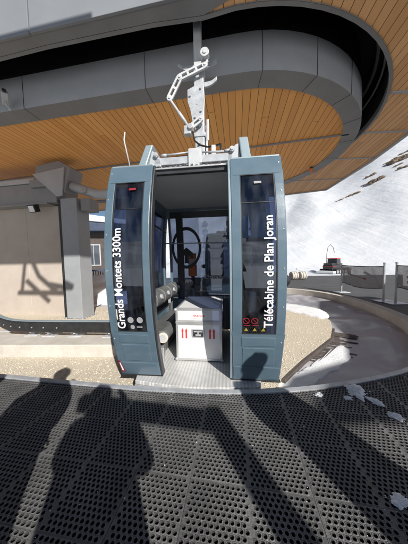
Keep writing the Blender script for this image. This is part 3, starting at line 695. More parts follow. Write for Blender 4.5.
def arm(name, pts, w, holes=True):
    bm = MB()
    for (x0, z0), (x1, z1) in zip(pts, pts[1:]):
        d = Vector((x1-x0, 0, z1-z0)); L = d.length; d.normalize(); nrm = Vector((-d.z, 0, d.x))
        for o_ in (-w/2+.014, w/2-.014): bm.bar(Vector((x0, -.17, z0))+nrm*o_, Vector((x1, -.17, z1))+nrm*o_, .028, .03, (0, 1, 0))
        k = max(2, int(L/.12))
        for i in range(k+1):
            p = Vector((x0, -.17, z0))+d*(L*i/k); bm.bar(p-nrm*(w/2-.003), p+nrm*(w/2-.003), .034, .026, (0, 1, 0))
    for x, z in pts: bm.cyl((x, -.188, z), (x, -.152, z), w*.44, 18); bm.cyl((x, -.2, z), (x, -.189, z), w*.2, 6)
    return bm.build(name, M['whitesteel'], hg, bevel=.004)
arm('grip_arm', [(.10, 4.19), (-.271, 4.062), (-.429, 3.79)], .095)
bm = MB(); bm.tube([(.10, -.17, 4.19), (.135, -.17, 4.235), (.106, -.17, 4.29)], .022, 8); bm.build('grip_link', M['whitesteel'], hg, smooth=True)
bm = MB(); bm.cyl((.106, -.24, 4.31), (.106, -.15, 4.31), .062, 20); bm.cyl((.106, -.25, 4.31), (.106, -.24, 4.31), .03, 14); bm.build('guide_roller', M['whitesteel'], hg, bevel=.008)
bm = MB(); bm.cyl((-.415, -.17, 3.76), (-.16, -.17, 3.37), .018, 8); bm.cyl((-.30, -.17, 3.585), (-.2, -.17, 3.43), .024, 8); bm.build('connecting_rod', M['whitesteel'], hg, smooth=True)
arm('grip_arm', [(-.20, 3.30), (.03, 3.46)], .085)
bm = MB(); bm.box(-.22, -.12, -.22, -.13, 3.24, 3.36); bm.cyl((-.12, -.25, 3.33), (-.12, -.12, 3.33), .04, 12); bm.build('clamp', M['alu'], hg, bevel=.008)
bm = MB(); bm.tube([Vector((-.09, -.2, 3.27)), Vector((-.06, -.24, 3.12)), Vector((.02, -.3, 3.02)), Vector((.14, -.4, 2.93)), Vector((.26, -.55, 2.86)), Vector((.325, -.68, 2.80)), Vector((.335, -.74, 2.63))], .012, 8); bm.build('control_cable', M['seal'], hg, smooth=True)
# benches
for sg in (-1, 1):
    bm = MB(); rr = .088
    bm.prism([(-.30, -.052), (-.30, .0), (-.25, .06), (.02, .088), (.062, .062), (.086, .02), (.086, -.02), (.062, -.062), (.02, -.086), (-.2, -.086)], -.62, .70, Matrix(((sg, 0, 0, sg*(.515)), (0, 0, 1, 0), (0, 1, 0, .36), (0, 0, 0, 1))) @ Matrix(((-1, 0, 0, 0), (0, 1, 0, 0), (0, 0, 1, 0), (0, 0, 0, 1))))
    b_ = bm.build('bench_seat', M['cushion'], CAB, bevel=.015, smooth=False)
    bm = MB(); bm.cyl((sg*.495, -.645, .36), (sg*.495, -.622, .36), (.072), 24); ec = bm.build('seat_end_cap', M['concrete'], b_, bevel=.006)
    bm = MB(); bm.cyl((sg*.495, -.650, .36), (sg*.495, -.646, .36), .045, 24); bm.build('cap_disc', M['whitesteel'], b_)
    bm = MB(); bm.box(min(sg*.80, sg*.60), max(sg*.80, sg*.60), -.58, .66, -.028, .24); bm.build('bench_base', M['cushion'] if sg < 0 else M['darkplastic'], CAB, bevel=.01)
    bm = MB(); bm.prism([(.50, -.60), (.60, -.60), (.60, -.2)], -.028, .20, Matrix(((sg, 0, 0, 0), (0, 1, 0, 0), (0, 0, 1, 0), (0, 0, 0, 1)))); bm.build('bench_bracket', M['alu'], CAB, bevel=.005)
    for i, yy in enumerate((-.56, -.21, .14, .49)):
        bm = MB(); bm.tube([(sg*.70, yy+.01, .84), (sg*.70, yy+.02, .84), (sg*.70, yy+.31, .84), (sg*.70, yy+.33, .84)], .13, 20); 
        bk = bm.build('backrest_cushion', M['cushion'], CAB, bevel=.02)
        bm = MB(); bm.cyl((sg*.578, yy+.16, .88), (sg*.56, yy+.16, .885), .036, 16); bm.build('cushion_button', M['whitesteel'], bk)
    bm = MB(); side_slab(bm, sg, -.6, .7, .50, .74, .04, -.06, 3); bm.build('back_panel', M['darkplastic'], CAB)
# a second cabin waiting on the far side of the turnaround
cab2 = copy_tree(CAB); cab2.location = (1.15, 9.15, 0); cab2.rotation_euler = (0, 0, R(166))
cab2['label'] = 'dark second gondola cabin seen through the rear window of the near one'; 
CAB['group'] = cab2['group'] = 'gondola cabins in the turnaround'

# ------------------------------------------------------------------ transport case inside the cabin
CASE = empty('transport_case', (-.038, 3.25-.02, -.03), R(-6.6), 'white transport case with aluminium edges, latch and red FRAGILE label, standing in the cabin', 'case')
cx0, cx1, cy0, cy1, ch = -.325, .325, -.46, .46, .76
bm = MB(); bm.box(cx0+.006, cx1-.006, cy0+.006, cy1-.006, .02, .535); bm.build('case_body', M['case'], CASE)
bm = MB(); bm.box(cx0+.006, cx1-.006, cy0+.006, cy1-.006, .575, ch-.006); bm.build('case_lid', M['case'], CASE)
bm = MB(); bm.box(cx0-.004, cx1+.004, cy0-.004, cy1+.004, .535, .575); bm.build('lid_seam', M['alu'], CASE, bevel=.006)
w = .032
for z0, z1 in ((.012, .012+w), (.576, .576+.014), (.52, .534), (ch-w, ch)):
    for q in ((cx0, cx1, cy0, cy0+w), (cx0, cx1, cy1-w, cy1), (cx0, cx0+w, cy0+w, cy1-w), (cx1-w, cx1, cy0+w, cy1-w)):
        bm = MB(); bm.box(*q, z0, z1); bm.build('edge_profile', M['alu'], CASE, bevel=.003)
for x in (cx0, cx1-w):
    for y in (cy0, cy1-w):
        for z0, z1 in ((.045, .519), (.591, ch-w-.001)):
            bm = MB(); bm.box(x-.001, x+w+.001, y-.001, y+w+.001, z0, z1); bm.build('edge_profile', M['alu'], CASE, bevel=.003)
for x in (cx0, cx1):
    for z in (.03, ch-.02):
        bm = MB(); bm.ball((x, cy0, z), .024, (1, 1, 1), 2); bm.build('corner', M['galv'], CASE, smooth=True)
bm = MB(); bm.box(-.10, .115, cy0-.001, cy0+.003, .618, .698); lb = bm.build('label', M['white'], CASE)
text('lettering', 'FRAGILE', M['red'], lb, lambda u, v: (-.075+u, cy0-.0035, .638+v), .165, bold=.014)
bm = MB(); bm.box(-.10, .085, cy0-.004, cy0+.004, .345, .465); lt = bm.build('latch', M['alu'], CASE, bevel=.004)
bm = MB(); bm.box(-.082, .067, cy0-.007, cy0-.004, .36, .45); bm.build('recess', M['darkplastic'], lt, bevel=.003)
bm = MB(); bm.box(-.045, .03, cy0-.016, cy0-.007, .37, .395); bm.box(-.07, .055, cy0-.013, cy0-.007, .425, .44); bm.box(-.018, .003, cy0-.02, cy0-.007, .39, .425); bm.build('handle', M['galv'], lt, bevel=.003)
for xc in (-.205, .185):
    bm = MB()
    for dx in (-.027, .027):
        bm.face([(x, cy0+.0045, z) for x, z in ((xc+dx-.012, .33), (xc+dx+.012, .33), (xc+dx+.012, .43), (xc+dx+.02, .43), (xc+dx, .475), (xc+dx-.02, .43), (xc+dx-.012, .43))])
    bm.build('arrows', M['red'], CASE)
# ------------------------------------------------------------------ canopy
def c2(p, z): return Vector((p[0], p[1], z))
U = Vector((-math.cos(YAW), math.sin(YAW), 0)); 
IC = Vector((1.11, 6.40, 0))
def stadium(c, rad, L, n=36):
    """half-round end towards the right of the picture, straight flanks running to the left"""
    p = []
    nn = Vector((-math.sin(YAW), -math.cos(YAW), 0))     # towards the viewer
    p.append(c+nn*rad+U*L)
    for k in range(n+1):
        a = math.pi*k/n; p.append(c+nn*rad*math.cos(a)-U*rad*math.sin(a))
    p.append(c-nn*rad+U*L)
    return p
IZ = 4.4; OZ = 4.7
CAN = empty('station_canopy', (0, 0, 0), 0, 'big timber lined station canopy of dark steel with a curved black track slot overhead', 'canopy')
nn_ = Vector((-math.sin(YAW), -math.cos(YAW), 0))
out = stadium(IC, 3.0, 11); inn = stadium(IC, 2.66, 11.0)
bm = MB(); bm.strip(up(out, IZ), up(out, 5.0)); bm.build('island_fascia', M['fascia'], CAN, smooth=True)
bm = MB(); bm.strip(up(inn, IZ+.03), up(inn, IZ)).strip(up(inn, IZ), up(out, IZ)); bm.build('island_rim', M['darkmetal'], CAN)
bm = MB(); bm.face(up(inn, IZ+.028)); bm.build('island_soffit', M['wood'], CAN)
bm = MB(); bm.strip(up(out, 5.002), up(stadium(IC, 2.95, 11), 5.75)); bm.build('slot_liner', M['black'], CAN)
bm = MB()
A_, B_ = Vector((3.62, 5.14, IZ+.012)), Vector((-9, 7.9, IZ+.012)); bm.bar(A_, B_, .05, .024); bm.build('soffit_joint', M['darkmetal'], CAN)
for k in range(0, 10):
    a = math.pi*(k+.4)/10; d0 = nn_*math.cos(a)-U*math.sin(a); p = IC+d0*3.004; q = IC+d0*2.66
    bm = MB(); bm.bar(p+Vector((0, 0, IZ+.005)), p+Vector((0, 0, 4.99)), .006, .006, (0, 1, 0)); bm.build('panel_joint', M['black'], CAN)
    bm = MB(); bm.bar(q+Vector((0, 0, IZ-.0015)), p+Vector((0, 0, IZ-.0015)), .006, .004); bm.build('panel_joint', M['black'], CAN)
for t in (1.6, 4.1, 6.6):
    p = IC+nn_*3.004+U*t; q = IC+nn_*2.66+U*t
    bm = MB(); bm.bar(p+Vector((0, 0, IZ+.005)), p+Vector((0, 0, 4.99)), .006, .006, (0, 1, 0)); bm.build('panel_joint', M['black'], CAN)
    bm = MB(); bm.bar(q+Vector((0, 0, IZ-.0015)), p+Vector((0, 0, IZ-.0015)), .006, .004); bm.build('panel_joint', M['black'], CAN)
# outer ring: slot contour (near left -> round -> far left)
OC = Vector((1.03, 6.15, 0)); nn = Vector((-math.sin(YAW), -math.cos(YAW), 0))
so_ = [Vector((-9.5, 4.47, 0)), Vector((-5.2, 3.83, 0)), Vector((-3.25, 3.495, 0)), Vector((-2.35, 3.325, 0)), Vector((-1.46, 3.185, 0)), Vector((-.65, 3.06, 0)), Vector((.07, 2.985, 0))]
for k in range(37):
    a = math.pi*k/36; p = OC+nn*3.31*math.cos(a)-U*3.31*math.sin(a)
    if p.x > .25 or k > 5: so_.append(p)
so_.append(OC-nn*3.31+U*11)
def off_in(pl, d): return offset(pl, d)       # to the right of travel = outwards
rim = off_in(so_, .055)
bm = MB(); bm.strip(up(so_, OZ-.004), up(rim, OZ-.004)).strip(up(so_, OZ), up(so_, OZ+.12)).strip(up(rim, OZ), up(rim, OZ+.02)); bm.build('outer_rim', M['darkmetal'], CAN)
bm = MB(); bm.strip(up(so_, OZ+.122), up(off_in(so_, .04), 5.75)); bm.build('slot_wall', M['black'], CAN)
bm = MB()
lip = off_in(so_, -.04)
bm.strip(up(off_in(so_, .002), OZ+.75), up(lip, OZ+.55)); bm.build('slot_brush', M['brush'], CAN)
bm = MB(); bm.sheet([c2(p, 5.752) for p in off_in(so_, .3)]); bm.build('slot_lid', M['black'], CAN)
def front_y(x): return 2.68-.167*x
# rails inside the slot
tr = off_in(so_, -.16); tr2 = off_in(so_, -.16)
bm = MB(); bm.tube(up(tr, 5.42), .03, 6); bm.build('drive_rail', M['darkmetal'], CAN)
bm = MB(); bm.tube(up(off_in(so_, -.05), 5.25), .02, 6); bm.build('drive_rail', M['darkmetal'], CAN)
# underside border along the front edge, then boards
FX = [-9.5, -5.2, -3.594, -2.556, -1.479, -.7, .07]
edge_pts = [Vector((x, front_y(x), 0)) for x in FX]+[Vector((x, front_y(x)-.02*(x > 3), 0)) for x in (.5, 1.25, 1.9, 3.0, 4.2, 5.25)]
bord_l = [p for p in rim[:7]]
near_l = up(edge_pts[:7], OZ-.0); 
bm = MB(); bm.strip(near_l, up(bord_l, OZ))
bl = [Vector((x, y, 0)) for x, y in ((.5, 2.72), (1.25, 2.6), (1.9, 2.6), (3.0, 2.45), (4.2, 2.25), (5.25, 2.1))]
q0 = edge_pts[6:]; q1 = [bord_l[-1]]+bl
bm.strip(up(q0, OZ), up(q1, OZ)); bm.build('front_border', M['darkmetal'], CAN)
wood_poly = [bord_l[-1]]+bl+[Vector((5.45, 4.0, 0)), Vector((5.55, 5.73, 0)), Vector((5.82, 7.26, 0)), Vector((6.0, 10.05, 0)), Vector((4.2, 10.7, 0)), Vector((1, 11.6, 0)), Vector((-9, 13.6, 0))]+list(reversed(rim[6:]))[:-1]
bm = MB(); bm.sheet(up(wood_poly, OZ+.015)); bm.build('outer_soffit', M['wood2'], CAN)
# joints across the outer boards
for (x0, y0), (x1, y1) in (((3.86, 4.29), (5.5, 4.22)), ((4.36, 5.60), (5.55, 5.55)), ((4.2, 7.03), (5.8, 6.98)), ((3.3, 8.95), (5.9, 8.75))):
    bm = MB(); bm.bar((x0, y0, OZ+.004), (x1, y1, OZ+.004), .055, .02); bm.build('soffit_joint', M['fascia'], CAN)
# eaves on the right and far side
ev = [Vector((5.25, front_y(5.25)-.02, 0)), Vector((5.45, 4.0, 0)), Vector((5.55, 5.73, 0)), Vector((5.82, 7.26, 0)), Vector((6.0, 10.05, 0)), Vector((4.2, 10.7, 0)), Vector((1, 11.6, 0)), Vector((-9, 13.6, 0))]
ev2 = offset(ev, .09)
bm = MB(); bm.strip(up(ev, OZ+.03), up(ev, OZ-.03)).strip(up(ev, OZ-.03), up(ev2, OZ-.03)).strip(up(ev2, OZ-.03), up(ev2, 5.95)); bm.build('eaves', M['fascia'], CAN)
# roof deck over everything
top = edge_pts+[p for p in ev2[1:]]
bm = MB(); bm.sheet(up(top, 5.95)); bm.build('roof_deck', M['darkmetal'], CAN)
# boxed front fascia, panel by panel
joints = [-9.5, -5.35, -2.43, .46, 2.9, 5.25]
for a, b in zip(joints, joints[1:]):
    bm = MB(); P0, P1_ = Vector((a+.010, front_y(a+.010), 0)), Vector((b-.010, front_y(b-.010), 0))
    pl = [P0, P1_, P1_+nn*-.04, P0+nn*-.04]
    bm.prism([(p.x, p.y) for p in pl], OZ-.012, 6.2); bm.build('fascia_panel', M['panel'], CAN, bevel=.006)
bm = MB(); e3 = [Vector((x, front_y(x), 0)) for x in (-9.5, 5.25)]; bm.strip(up([p+nn*-.06 for p in e3], OZ+.01), up([p+nn*-.06 for p in e3], 6.2)); bm.build('fascia_backing', M['black'], CAN)
# camera on the island edge, beacon on the far rim
K_ = empty('security_camera', (-3.62, 3.93, 4.44), R(40), 'small white security camera at the left end of the dark canopy edge', 'camera')
bm = MB(); bm.box(-.05, .05, -.12, .12, .0, .085, Euler((R(-25), 0, 0)).to_matrix().to_4x4()); bm.build('housing', M['whitesteel'], K_, bevel=.01)
bm = MB(); bm.cyl((0, -.135, .09), (0, -.11, .082), .03, 14); bm.build('lens', M['seal'], K_)
bm = MB(); bm.tube([(0, .05, .02), (.02, .04, -.09), (.06, .0, -.14)], .014, 8); bm.ball((.06, 0, -.15), .025); bm.build('bracket', M['whitesteel'], K_, smooth=True)
B2 = empty('warning_beacon', (3.63, 6.9, 4.40), 0, 'small orange warning beacon under the far curve of the canopy', 'beacon')
bm = MB(); bm.cyl((0, 0, 0), (0, 0, -.05), .05, 14); bm.build('base', M['seal'], B2)
bm = MB(); bm.cyl((0, 0, -.05), (0, 0, -.16), .05, 14, .04); bm.build('lens', M['orange'], B2)
# ------------------------------------------------------------------ wall and column on the left
wr = -YAW
WL = empty('wall', (-4.32, 6.42, -.32), wr, 'beige concrete wall under a dark steel beam at the left, with a lamp and a shadow on it', 'wall')
bm = MB(); bm.box(-6, 0, 0, .4, 0, 3.5); bm.build('wall_panel', M['beige'], WL)
for x in (-1.45, -3.0):
    bm = MB(); bm.box(x, x+.012, -.006, -.001, .0, 3.5); bm.build('panel_joint', M['concrete'], WL)
bm = MB(); bm.box(-6.2, -.04, -.22, .6, 3.55, 4.15); bm.box(-6.2, -.3, -.30, .6, 3.502, 3.548); bm.build('beam', M['darkmetal'], WL, bevel=.01)
bm = MB(); bm.box(-6.1, -.75, -.26, .6, 4.16, 4.30); bm.build('beam', M['fascia'], WL, bevel=.01)
FL = empty('floodlight', (-5.05, 6.22, 3.12), wr, 'small dark floodlight under the beam on the beige wall', 'lamp')
bm = MB(); bm.box(-.12, .12, -.16, .0, -.16, .06, Euler((R(20), 0, 0)).to_matrix().to_4x4()); bm.build('housing', M['seal'], FL, bevel=.015)
bm = MB(); bm.box(-.09, .09, -.172, -.162, -.14, .03, Euler((R(20), 0, 0)).to_matrix().to_4x4()); bm.build('lens', M['case'], FL, bevel=.01)
bm = MB(); bm.bar((0, .0, .0), (0, .15, .12), .03); bm.build('bracket', M['seal'], FL)
CO = empty('column', (-3.92, 6.32, -.32), wr, 'square pale grey steel column with angular bracket head, left of the cabin', 'column')
bm = MB(); bm.box(-.27, .27, -.25, .25, 0, 3.62); bm.build('shaft', noisy('column_paint', (.27, .285, .30), (.32, .335, .35), 2, .5), CO, bevel=.01)
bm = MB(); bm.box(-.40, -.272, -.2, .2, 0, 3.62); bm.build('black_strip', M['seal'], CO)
bm = MB(); bm.box(-.34, .34, -.32, .32, 0, .02); bm.build('base_plate', M['galv'], CO, bevel=.004)
# bracket head: dark hexagonal plate with a pale gusset below it
bm = MB(); bm.prism([(-1.0, 4.28), (-.92, 4.58), (-.15, 4.66), (.22, 4.44), (-.02, 3.75), (-.95, 4.16)], -.15, .35, XZ); bm.build('bracket_head', M['darkmetal'], CO, bevel=.012)
bm = MB(); bm.prism([(-1.02, 4.33), (.06, 4.44), (-.06, 3.66), (-.24, 3.64)], .352, .40, XZ); bm.build('gusset', M['gusset'], CO, bevel=.01)
bm = MB(); bm.box(-1.25, -.6, -.30, .3, 4.0, 4.22); bm.build('side_beam', M['darkmetal'], CO, bevel=.01)
bm = MB(); bm.tube([(.08, -.15, 3.98), (.85, -.05, 3.72), (2.6, 0, 3.70)], .14, 14); bm.build('strut', M['fascia'], CO, smooth=True)
bm = MB(); bm.box(.36, .66, -.2, .2, 3.25, 3.6); bm.build('strut_bracket', M['darkmetal'], CO, bevel=.01)
bm = MB(); bm.cyl((.52, -.26, 3.82), (.52, -.20, 3.80), .09, 12); bm.build('flange', M['galv'], CO)
# ------------------------------------------------------------------ kerb and guide rail
bm = MB(); bm.prism([(-8, 4.40), (-3.7, 3.60), (-1.6, 3.52), (-.6, 3.4), (-.6, 3.85), (-1.6, 4.0), (-3.7, 4.16), (-8, 4.95)], -.5, -.08)
tag(bm.build('concrete_kerb', M['concrete'], bevel=.02), 'pale sunlit concrete kerb carrying the black guide rail, left of the cabin', 'kerb')
GRL = empty('guide_rail', (-2.6, 4.0, -.08), 0, 'black rubber guide rail on white brackets along the concrete kerb', 'guide rail')
rp = [(-4.4, 2.1), (-3.6, 1.55), (-2.9, 1.08), (-2.3, .68), (-1.85, .38), (-1.45, .16), (-1.1, .05), (-.7, .0), (-.3, -.04), (.5, -.1), (1.9, -.22)]
rp = [(v.x, v.y) for v in catmull(rp, 6)]
def sweep(sec, path, name, m, z=0):
    bm = MB(); rows = []
    P = [Vector((*p, 0)) for p in path]
    for i, p in enumerate(P):
        t = (P[min(i+1, len(P)-1)]-P[max(i-1, 0)]).normalized(); nv = Vector((t.y, -t.x, 0))
        rows.append([bm.bm.verts.new(p+nv*a+Vector((0, 0, b+z))) for a, b in sec])
    n = len(sec)
    for A2, B2 in zip(rows, rows[1:]):
        for k in range(n): bm.bm.faces.new((A2[k], A2[(k+1) % n], B2[(k+1) % n], B2[k]))
    bm.bm.faces.new(rows[0][::-1]); bm.bm.faces.new(rows[-1])
    return bm.build(name, m, GRL, bevel=.004)
sweep([(.03, .10), (.065, .13), (.07, .20), (.065, .29), (.03, .315), (-.02, .315), (-.02, .10)], rp, 'rubber_rail', M['seal'])
sweep([(.02, .317), (.045, .317), (.045, .335), (-.03, .335), (-.03, .317)], rp, 'top_strip', M['trim'])
sweep([(-.022, .16), (-.022, .30), (-.06, .30), (-.06, .16)], rp, 'back_rail', M['galv'])
for x, y in ((-1.75, .34), (-.95, .05), (-.55, -.0), (.0, -.05), (.72, -.11), (1.55, -.18)):
    bm = MB(); bm.box(x-.13, x+.13, y-.03, y+.2, .0, .02); bm.bar((x, y+.11, .02), (x, y+.11, .2), .05); bm.bar((x, y+.11, .2), (x, y+.03, .24), .05); bm.bar((x, y+.1, .02), (x, y-.03, .09), .03); bm.build('bracket', M['whitesteel'], GRL, bevel=.006)
for k in range(11):
    i = 8+k*4
    if i+1 >= len(rp): break
    p = Vector((*rp[i], 0)); t = (Vector((*rp[i+1], 0))-p).normalized(); nv = Vector((t.y, -t.x, 0))
    bm = MB(); bm.cyl(p+nv*.062+Vector((0, 0, .21)), p+nv*.079+Vector((0, 0, .21)), .013, 10); bm.build('bolt', M['galv'], GRL)
for x in (-.29, .29):
    for y in (-.27, .27):
        bm = MB(); bm.cyl((x, y, .02), (x, y, .05), .022, 8); bm.build('anchor_bolt', M['galv'], CO)
# ------------------------------------------------------------------ far left: chalet and snow
CH = empty('chalet', (-12.2, 22.9, -2.2), R(12), 'dark timber chalet with snowy roof, window and balcony, between column and cabin', 'building'); CH.scale = (1.6, 1.6, 1.6)
bm = MB(); bm.box(-3.2, 2.4, 0, 4, 0, 4.5); bm.build('house_wall', M['chalet'], CH)
bm = MB(); bm.prism([(-3.6, 4.35), (2.9, 4.35), (2.9, 4.7), (-.3, 4.95), (-3.6, 4.7)], -.0, 5.2, Matrix(((1, 0, 0, 0), (0, 0, 1, -.7), (0, 1, 0, 0), (0, 0, 0, 1)))); bm.build('eaves', M['navy'], CH, bevel=.02)
bm = MB(); bm.prism([(-3.65, 4.72), (-.3, 4.97), (2.95, 4.72), (2.95, 5.0), (-.3, 5.42), (-3.65, 5.0)], -.1, 5.3, Matrix(((1, 0, 0, 0), (0, 0, 1, -.72), (0, 1, 0, .02), (0, 0, 0, 1)))); bm.build('roof_snow', M['snow'], CH, bevel=.08)
for wx in (-.1, 1.3):
    bm = MB(); bm.box(wx-.45, wx+.45, -.06, .02, 2.0, 3.5); wi = bm.build('window', M['whitesteel'], CH, bevel=.01)
    bm = MB(); bm.box(wx-.38, wx-.02, -.075, -.061, 2.07, 3.43); bm.box(wx+.02, wx+.38, -.075, -.061, 2.07, 3.43); bm.build('pane', glass('house_glass', (.3, .34, .38), .5, .05, False), wi)
bm = MB(); bm.box(-3.2, 2.4, -1.1, -.001, .72, .86); bc = bm.build('balcony', M['navy'], CH)
bm = MB()
for k in range(38): bm.box(-3.1+.145*k, -3.1+.145*k+.05, -1.08, -1.04, .86, 1.66)
bm.box(-3.2, 2.4, -1.1, -1.02, 1.66, 1.76); bm.build('railing', M['navy'], bc)
bm = MB()
for x in (-3.1, -.3, 2.25): bm.box(x, x+.16, -1.08, -.92, -.2, .72)
bm.build('post', M['chalet'], CH)
def snow_bank(c, r, sc, label):
    bm = MB(); bm.ball((0, 0, 0), r, sc, 4, .28); o = bm.build('snow_bank', M['snow'], smooth=True); o.location = c; return tag(o, label, 'snow bank', 'snow banks in front of the chalet')
snow_bank((-5.3, 9.6, -.35), 1.3, (1.3, .8, .62), 'ploughed snow bank below the chalet balcony, in front of its wall')
snow_bank((-3.9, 9.0, -.4), .9, (1.2, .8, .55), 'smaller ploughed snow bank left of the cabin, nearest its door')
snow_bank((-6.9, 11.6, -.3), 1.6, (1.3, .8, .6), 'snow bank against the chalet wall, partly behind the column')
# ------------------------------------------------------------------ right: fences, rolls, snow groomer, rocks
NF = empty('net_fence', (5.5, 8.05, -.012), 0, 'grey mesh safety fence hung between steel posts beyond the pit', 'fence')
def post(p, h, par, r=.029):
    bm = MB(); bm.cyl((p[0], p[1], .015), (p[0], p[1], h), r, 12); bm.cyl((p[0], p[1], h), (p[0], p[1], h+.04), r*1.25, 12); po = bm.build('post', M['galv'], par)
    bm = MB(); bm.box(p[0]-.26, p[0]+.26, p[1]-.16, p[1]+.16, 0, .025); bm.build('base_plate', M['galv'], po, bevel=.006)
def net(A, B, zt, zb, sag, par, m):
    """close-woven mesh cloth, slack between its posts"""
    bm = MB(); A, B = Vector(A), Vector(B)
    P = lambda u, v: A+(B-A)*u+Vector((0, 0, zb+(zt-zb)*v-sag*4*u*(1-u)*(1-.75*v)))+Vector((.05*math.sin(u*9+v*3)+.02*math.sin(u*31+v*5), 0, 0))*(1-.7*v)
    rows = [[bm.bm.verts.new(P(i/40, j/12)) for j in range(13)] for i in range(41)]
    for a, b in zip(rows, rows[1:]):
        for k in range(12): bm.bm.faces.new((a[k], a[k+1], b[k+1], b[k]))
    o = bm.build('net', m, par, smooth=True); so2 = o.modifiers.new('solid', 'SOLIDIFY'); so2.thickness = .004; so2.offset = 0
    for v in (0, 1):
        bm = MB(); bm.tube([P(i/40, v) for i in range(41)], .012, 6); bm.build('hem', M['seal'], o, smooth=True)
    return o, P
post((0, 0), 1.14, NF); post((.14, -1.75), 1.18, NF)
nt_, PF = net((0, 0, 0), (.14, -1.75, 0), 1.1, .42, .10, NF, M['net'])
bm = MB()
def onnet(q, P, off=-.012): v = P(*q); return (v.x+off, v.y, v.z)
bm.face([onnet(q, PF) for q in ((.2, .55), (.62, .38), (.62, .45), (.2, .62))]); bm.build('print', M['dullred'], nt_)
bm = MB(); bm.face([onnet(q, PF) for q in ((.1, .85), (.3, .5), (.3, .62), (.2, .92))]); bm.build('print', M['greydot'], nt_); bm = MB(); bm.face([onnet(q, PF) for q in ((.55, .7), (.8, .45), (.8, .56), (.6, .78))]); bm.build('print', M['greydot'], nt_)
BF = empty('banner_fence', (5.69, 5.95, -.012), 0, 'dark mesh banner with white lettering on the fence at the right edge', 'fence')
post((0, 0), 1.2, BF); post((-.15, -2.1), 1.2, BF)
nb, PB = net((0, 0, 0), (-.15, -2.1, 0), 1.14, .5, .05, BF, M['net'])
text('lettering', 'E7', M['white'], nb, lambda u, v: onnet((.10+u/2.1, .16+v), PB, -.02), .75, bold=.03)
# rolled mats
ro = empty('mat_roll', (5.95, 13.3, -.012), R(10), 'pale padded roll on the terrace, left one of two beside the cabin', 'roll', 'padded rolls on the terrace')
bm = MB(); bm.cyl((-.24, 0, .27), (.2, 0, .27), .26, 20); bm.build('padding', M['concrete'], ro, bevel=.05)
bm = MB(); bm.cyl((-.12, 0, .27), (-.09, 0, .27), .266, 20); bm.cyl((.06, 0, .27), (.09, 0, .27), .266, 20); bm.build('strap', M['darkplastic'], ro)
r2_ = copy_tree(ro); r2_.location = (6.48, 13.25, -.012); r2_['label'] = 'pale padded roll on the terrace, right one of two, nearer the fence'
# snow groomer
gx, gy = 22.4, 35.; SG = empty('snow_groomer', (gx, gy, hill_z(gx, gy)-.03), R(28), 'small red and grey snow groomer parked at the foot of the snow slope', 'snow groomer')
for s2 in (-1, 1):
    bm = MB(); bm.prism([(-1.7, .35), (-1.4, .02), (1.4, .02), (1.75, .4), (1.5, .8), (-1.45, .8)], s2*1.1-.35, s2*1.1+.35, Matrix(((1, 0, 0, 0), (0, 0, 1, 0), (0, 1, 0, 0), (0, 0, 0, 1)))); tk = bm.build('track', M['seal'], SG, bevel=.06)
    bm = MB()
    for k in range(4): bm.cyl((-1.2+.8*k, s2*1.1-.37, .36), (-1.2+.8*k, s2*1.1+.37, .36), .27, 14)
    bm.build('wheel', M['greydot'], tk)
bm = MB(); bm.box(-1.6, 1.0, -.85, .85, .82, 1.45); bm.box(-1.6, -.5, -.75, .75, 1.45, 1.8); bm.build('body', M['darkplastic'], SG, bevel=.08)
bm = MB(); bm.box(-1.62, -.4, -.87, .87, 1.14, 1.26); bm.build('side_stripe', M['dullred'], SG, bevel=.02)
bm = MB(); bm.prism([(-.4, 1.46), (.95, 1.46), (.7, 2.5), (-.3, 2.5)], -.8, .8, Matrix(((1, 0, 0, 0), (0, 0, 1, 0), (0, 1, 0, 0), (0, 0, 0, 1)))); cb_ = bm.build('cab', M['darkplastic'], SG, bevel=.06)
bm = MB(); bm.box(-.35, .75, -.84, .84, 2.51, 2.62); bm.build('cab_roof', M['red'], SG, bevel=.03)
bm = MB(); bm.prism([(-.25, 1.6), (.8, 1.6), (.62, 2.4), (-.2, 2.4)], -.81, .81, Matrix(((1, 0, 0, 0), (0, 0, 1, 0), (0, 1, 0, 0), (0, 0, 0, 1)))); bm.build('cab_window', glass('cab_glass', (.2, .25, .3), .3, .03, False), cb_)
bm = MB(); bm.prism([(1.95, .05), (2.25, .0), (2.15, .5), (2.3, 1.0), (2.1, .95), (2.0, .5)], -1.9, 1.9, Matrix(((1, 0, 0, 0), (0, 0, 1, 0), (0, 1, 0, 0), (0, 0, 0, 1)))); bm.build('blade', M['whitesteel'], SG, bevel=.03)
bm = MB(); bm.bar((.9, -.5, .6), (2.05, -.5, .5), .14); bm.bar((.9, .5, .6), (2.05, .5, .5), .14); bm.build('blade_arm', M['darkplastic'], SG)
bm = MB(); bm.box(-2.5, -1.75, -1.5, 1.5, .12, .5); bm.build('tiller', M['case'], SG, bevel=.08)
bm = MB(); bm.tube([(-1.1, .5, 1.8), (-1.05, .5, 3.4), (-.7, .5, 4.6), (0, .5, 5.0), (.8, .5, 4.5), (1.2, .5, 3.6)], .04, 6); bm.build('winch_hoop', M['darkplastic'], SG, smooth=True)
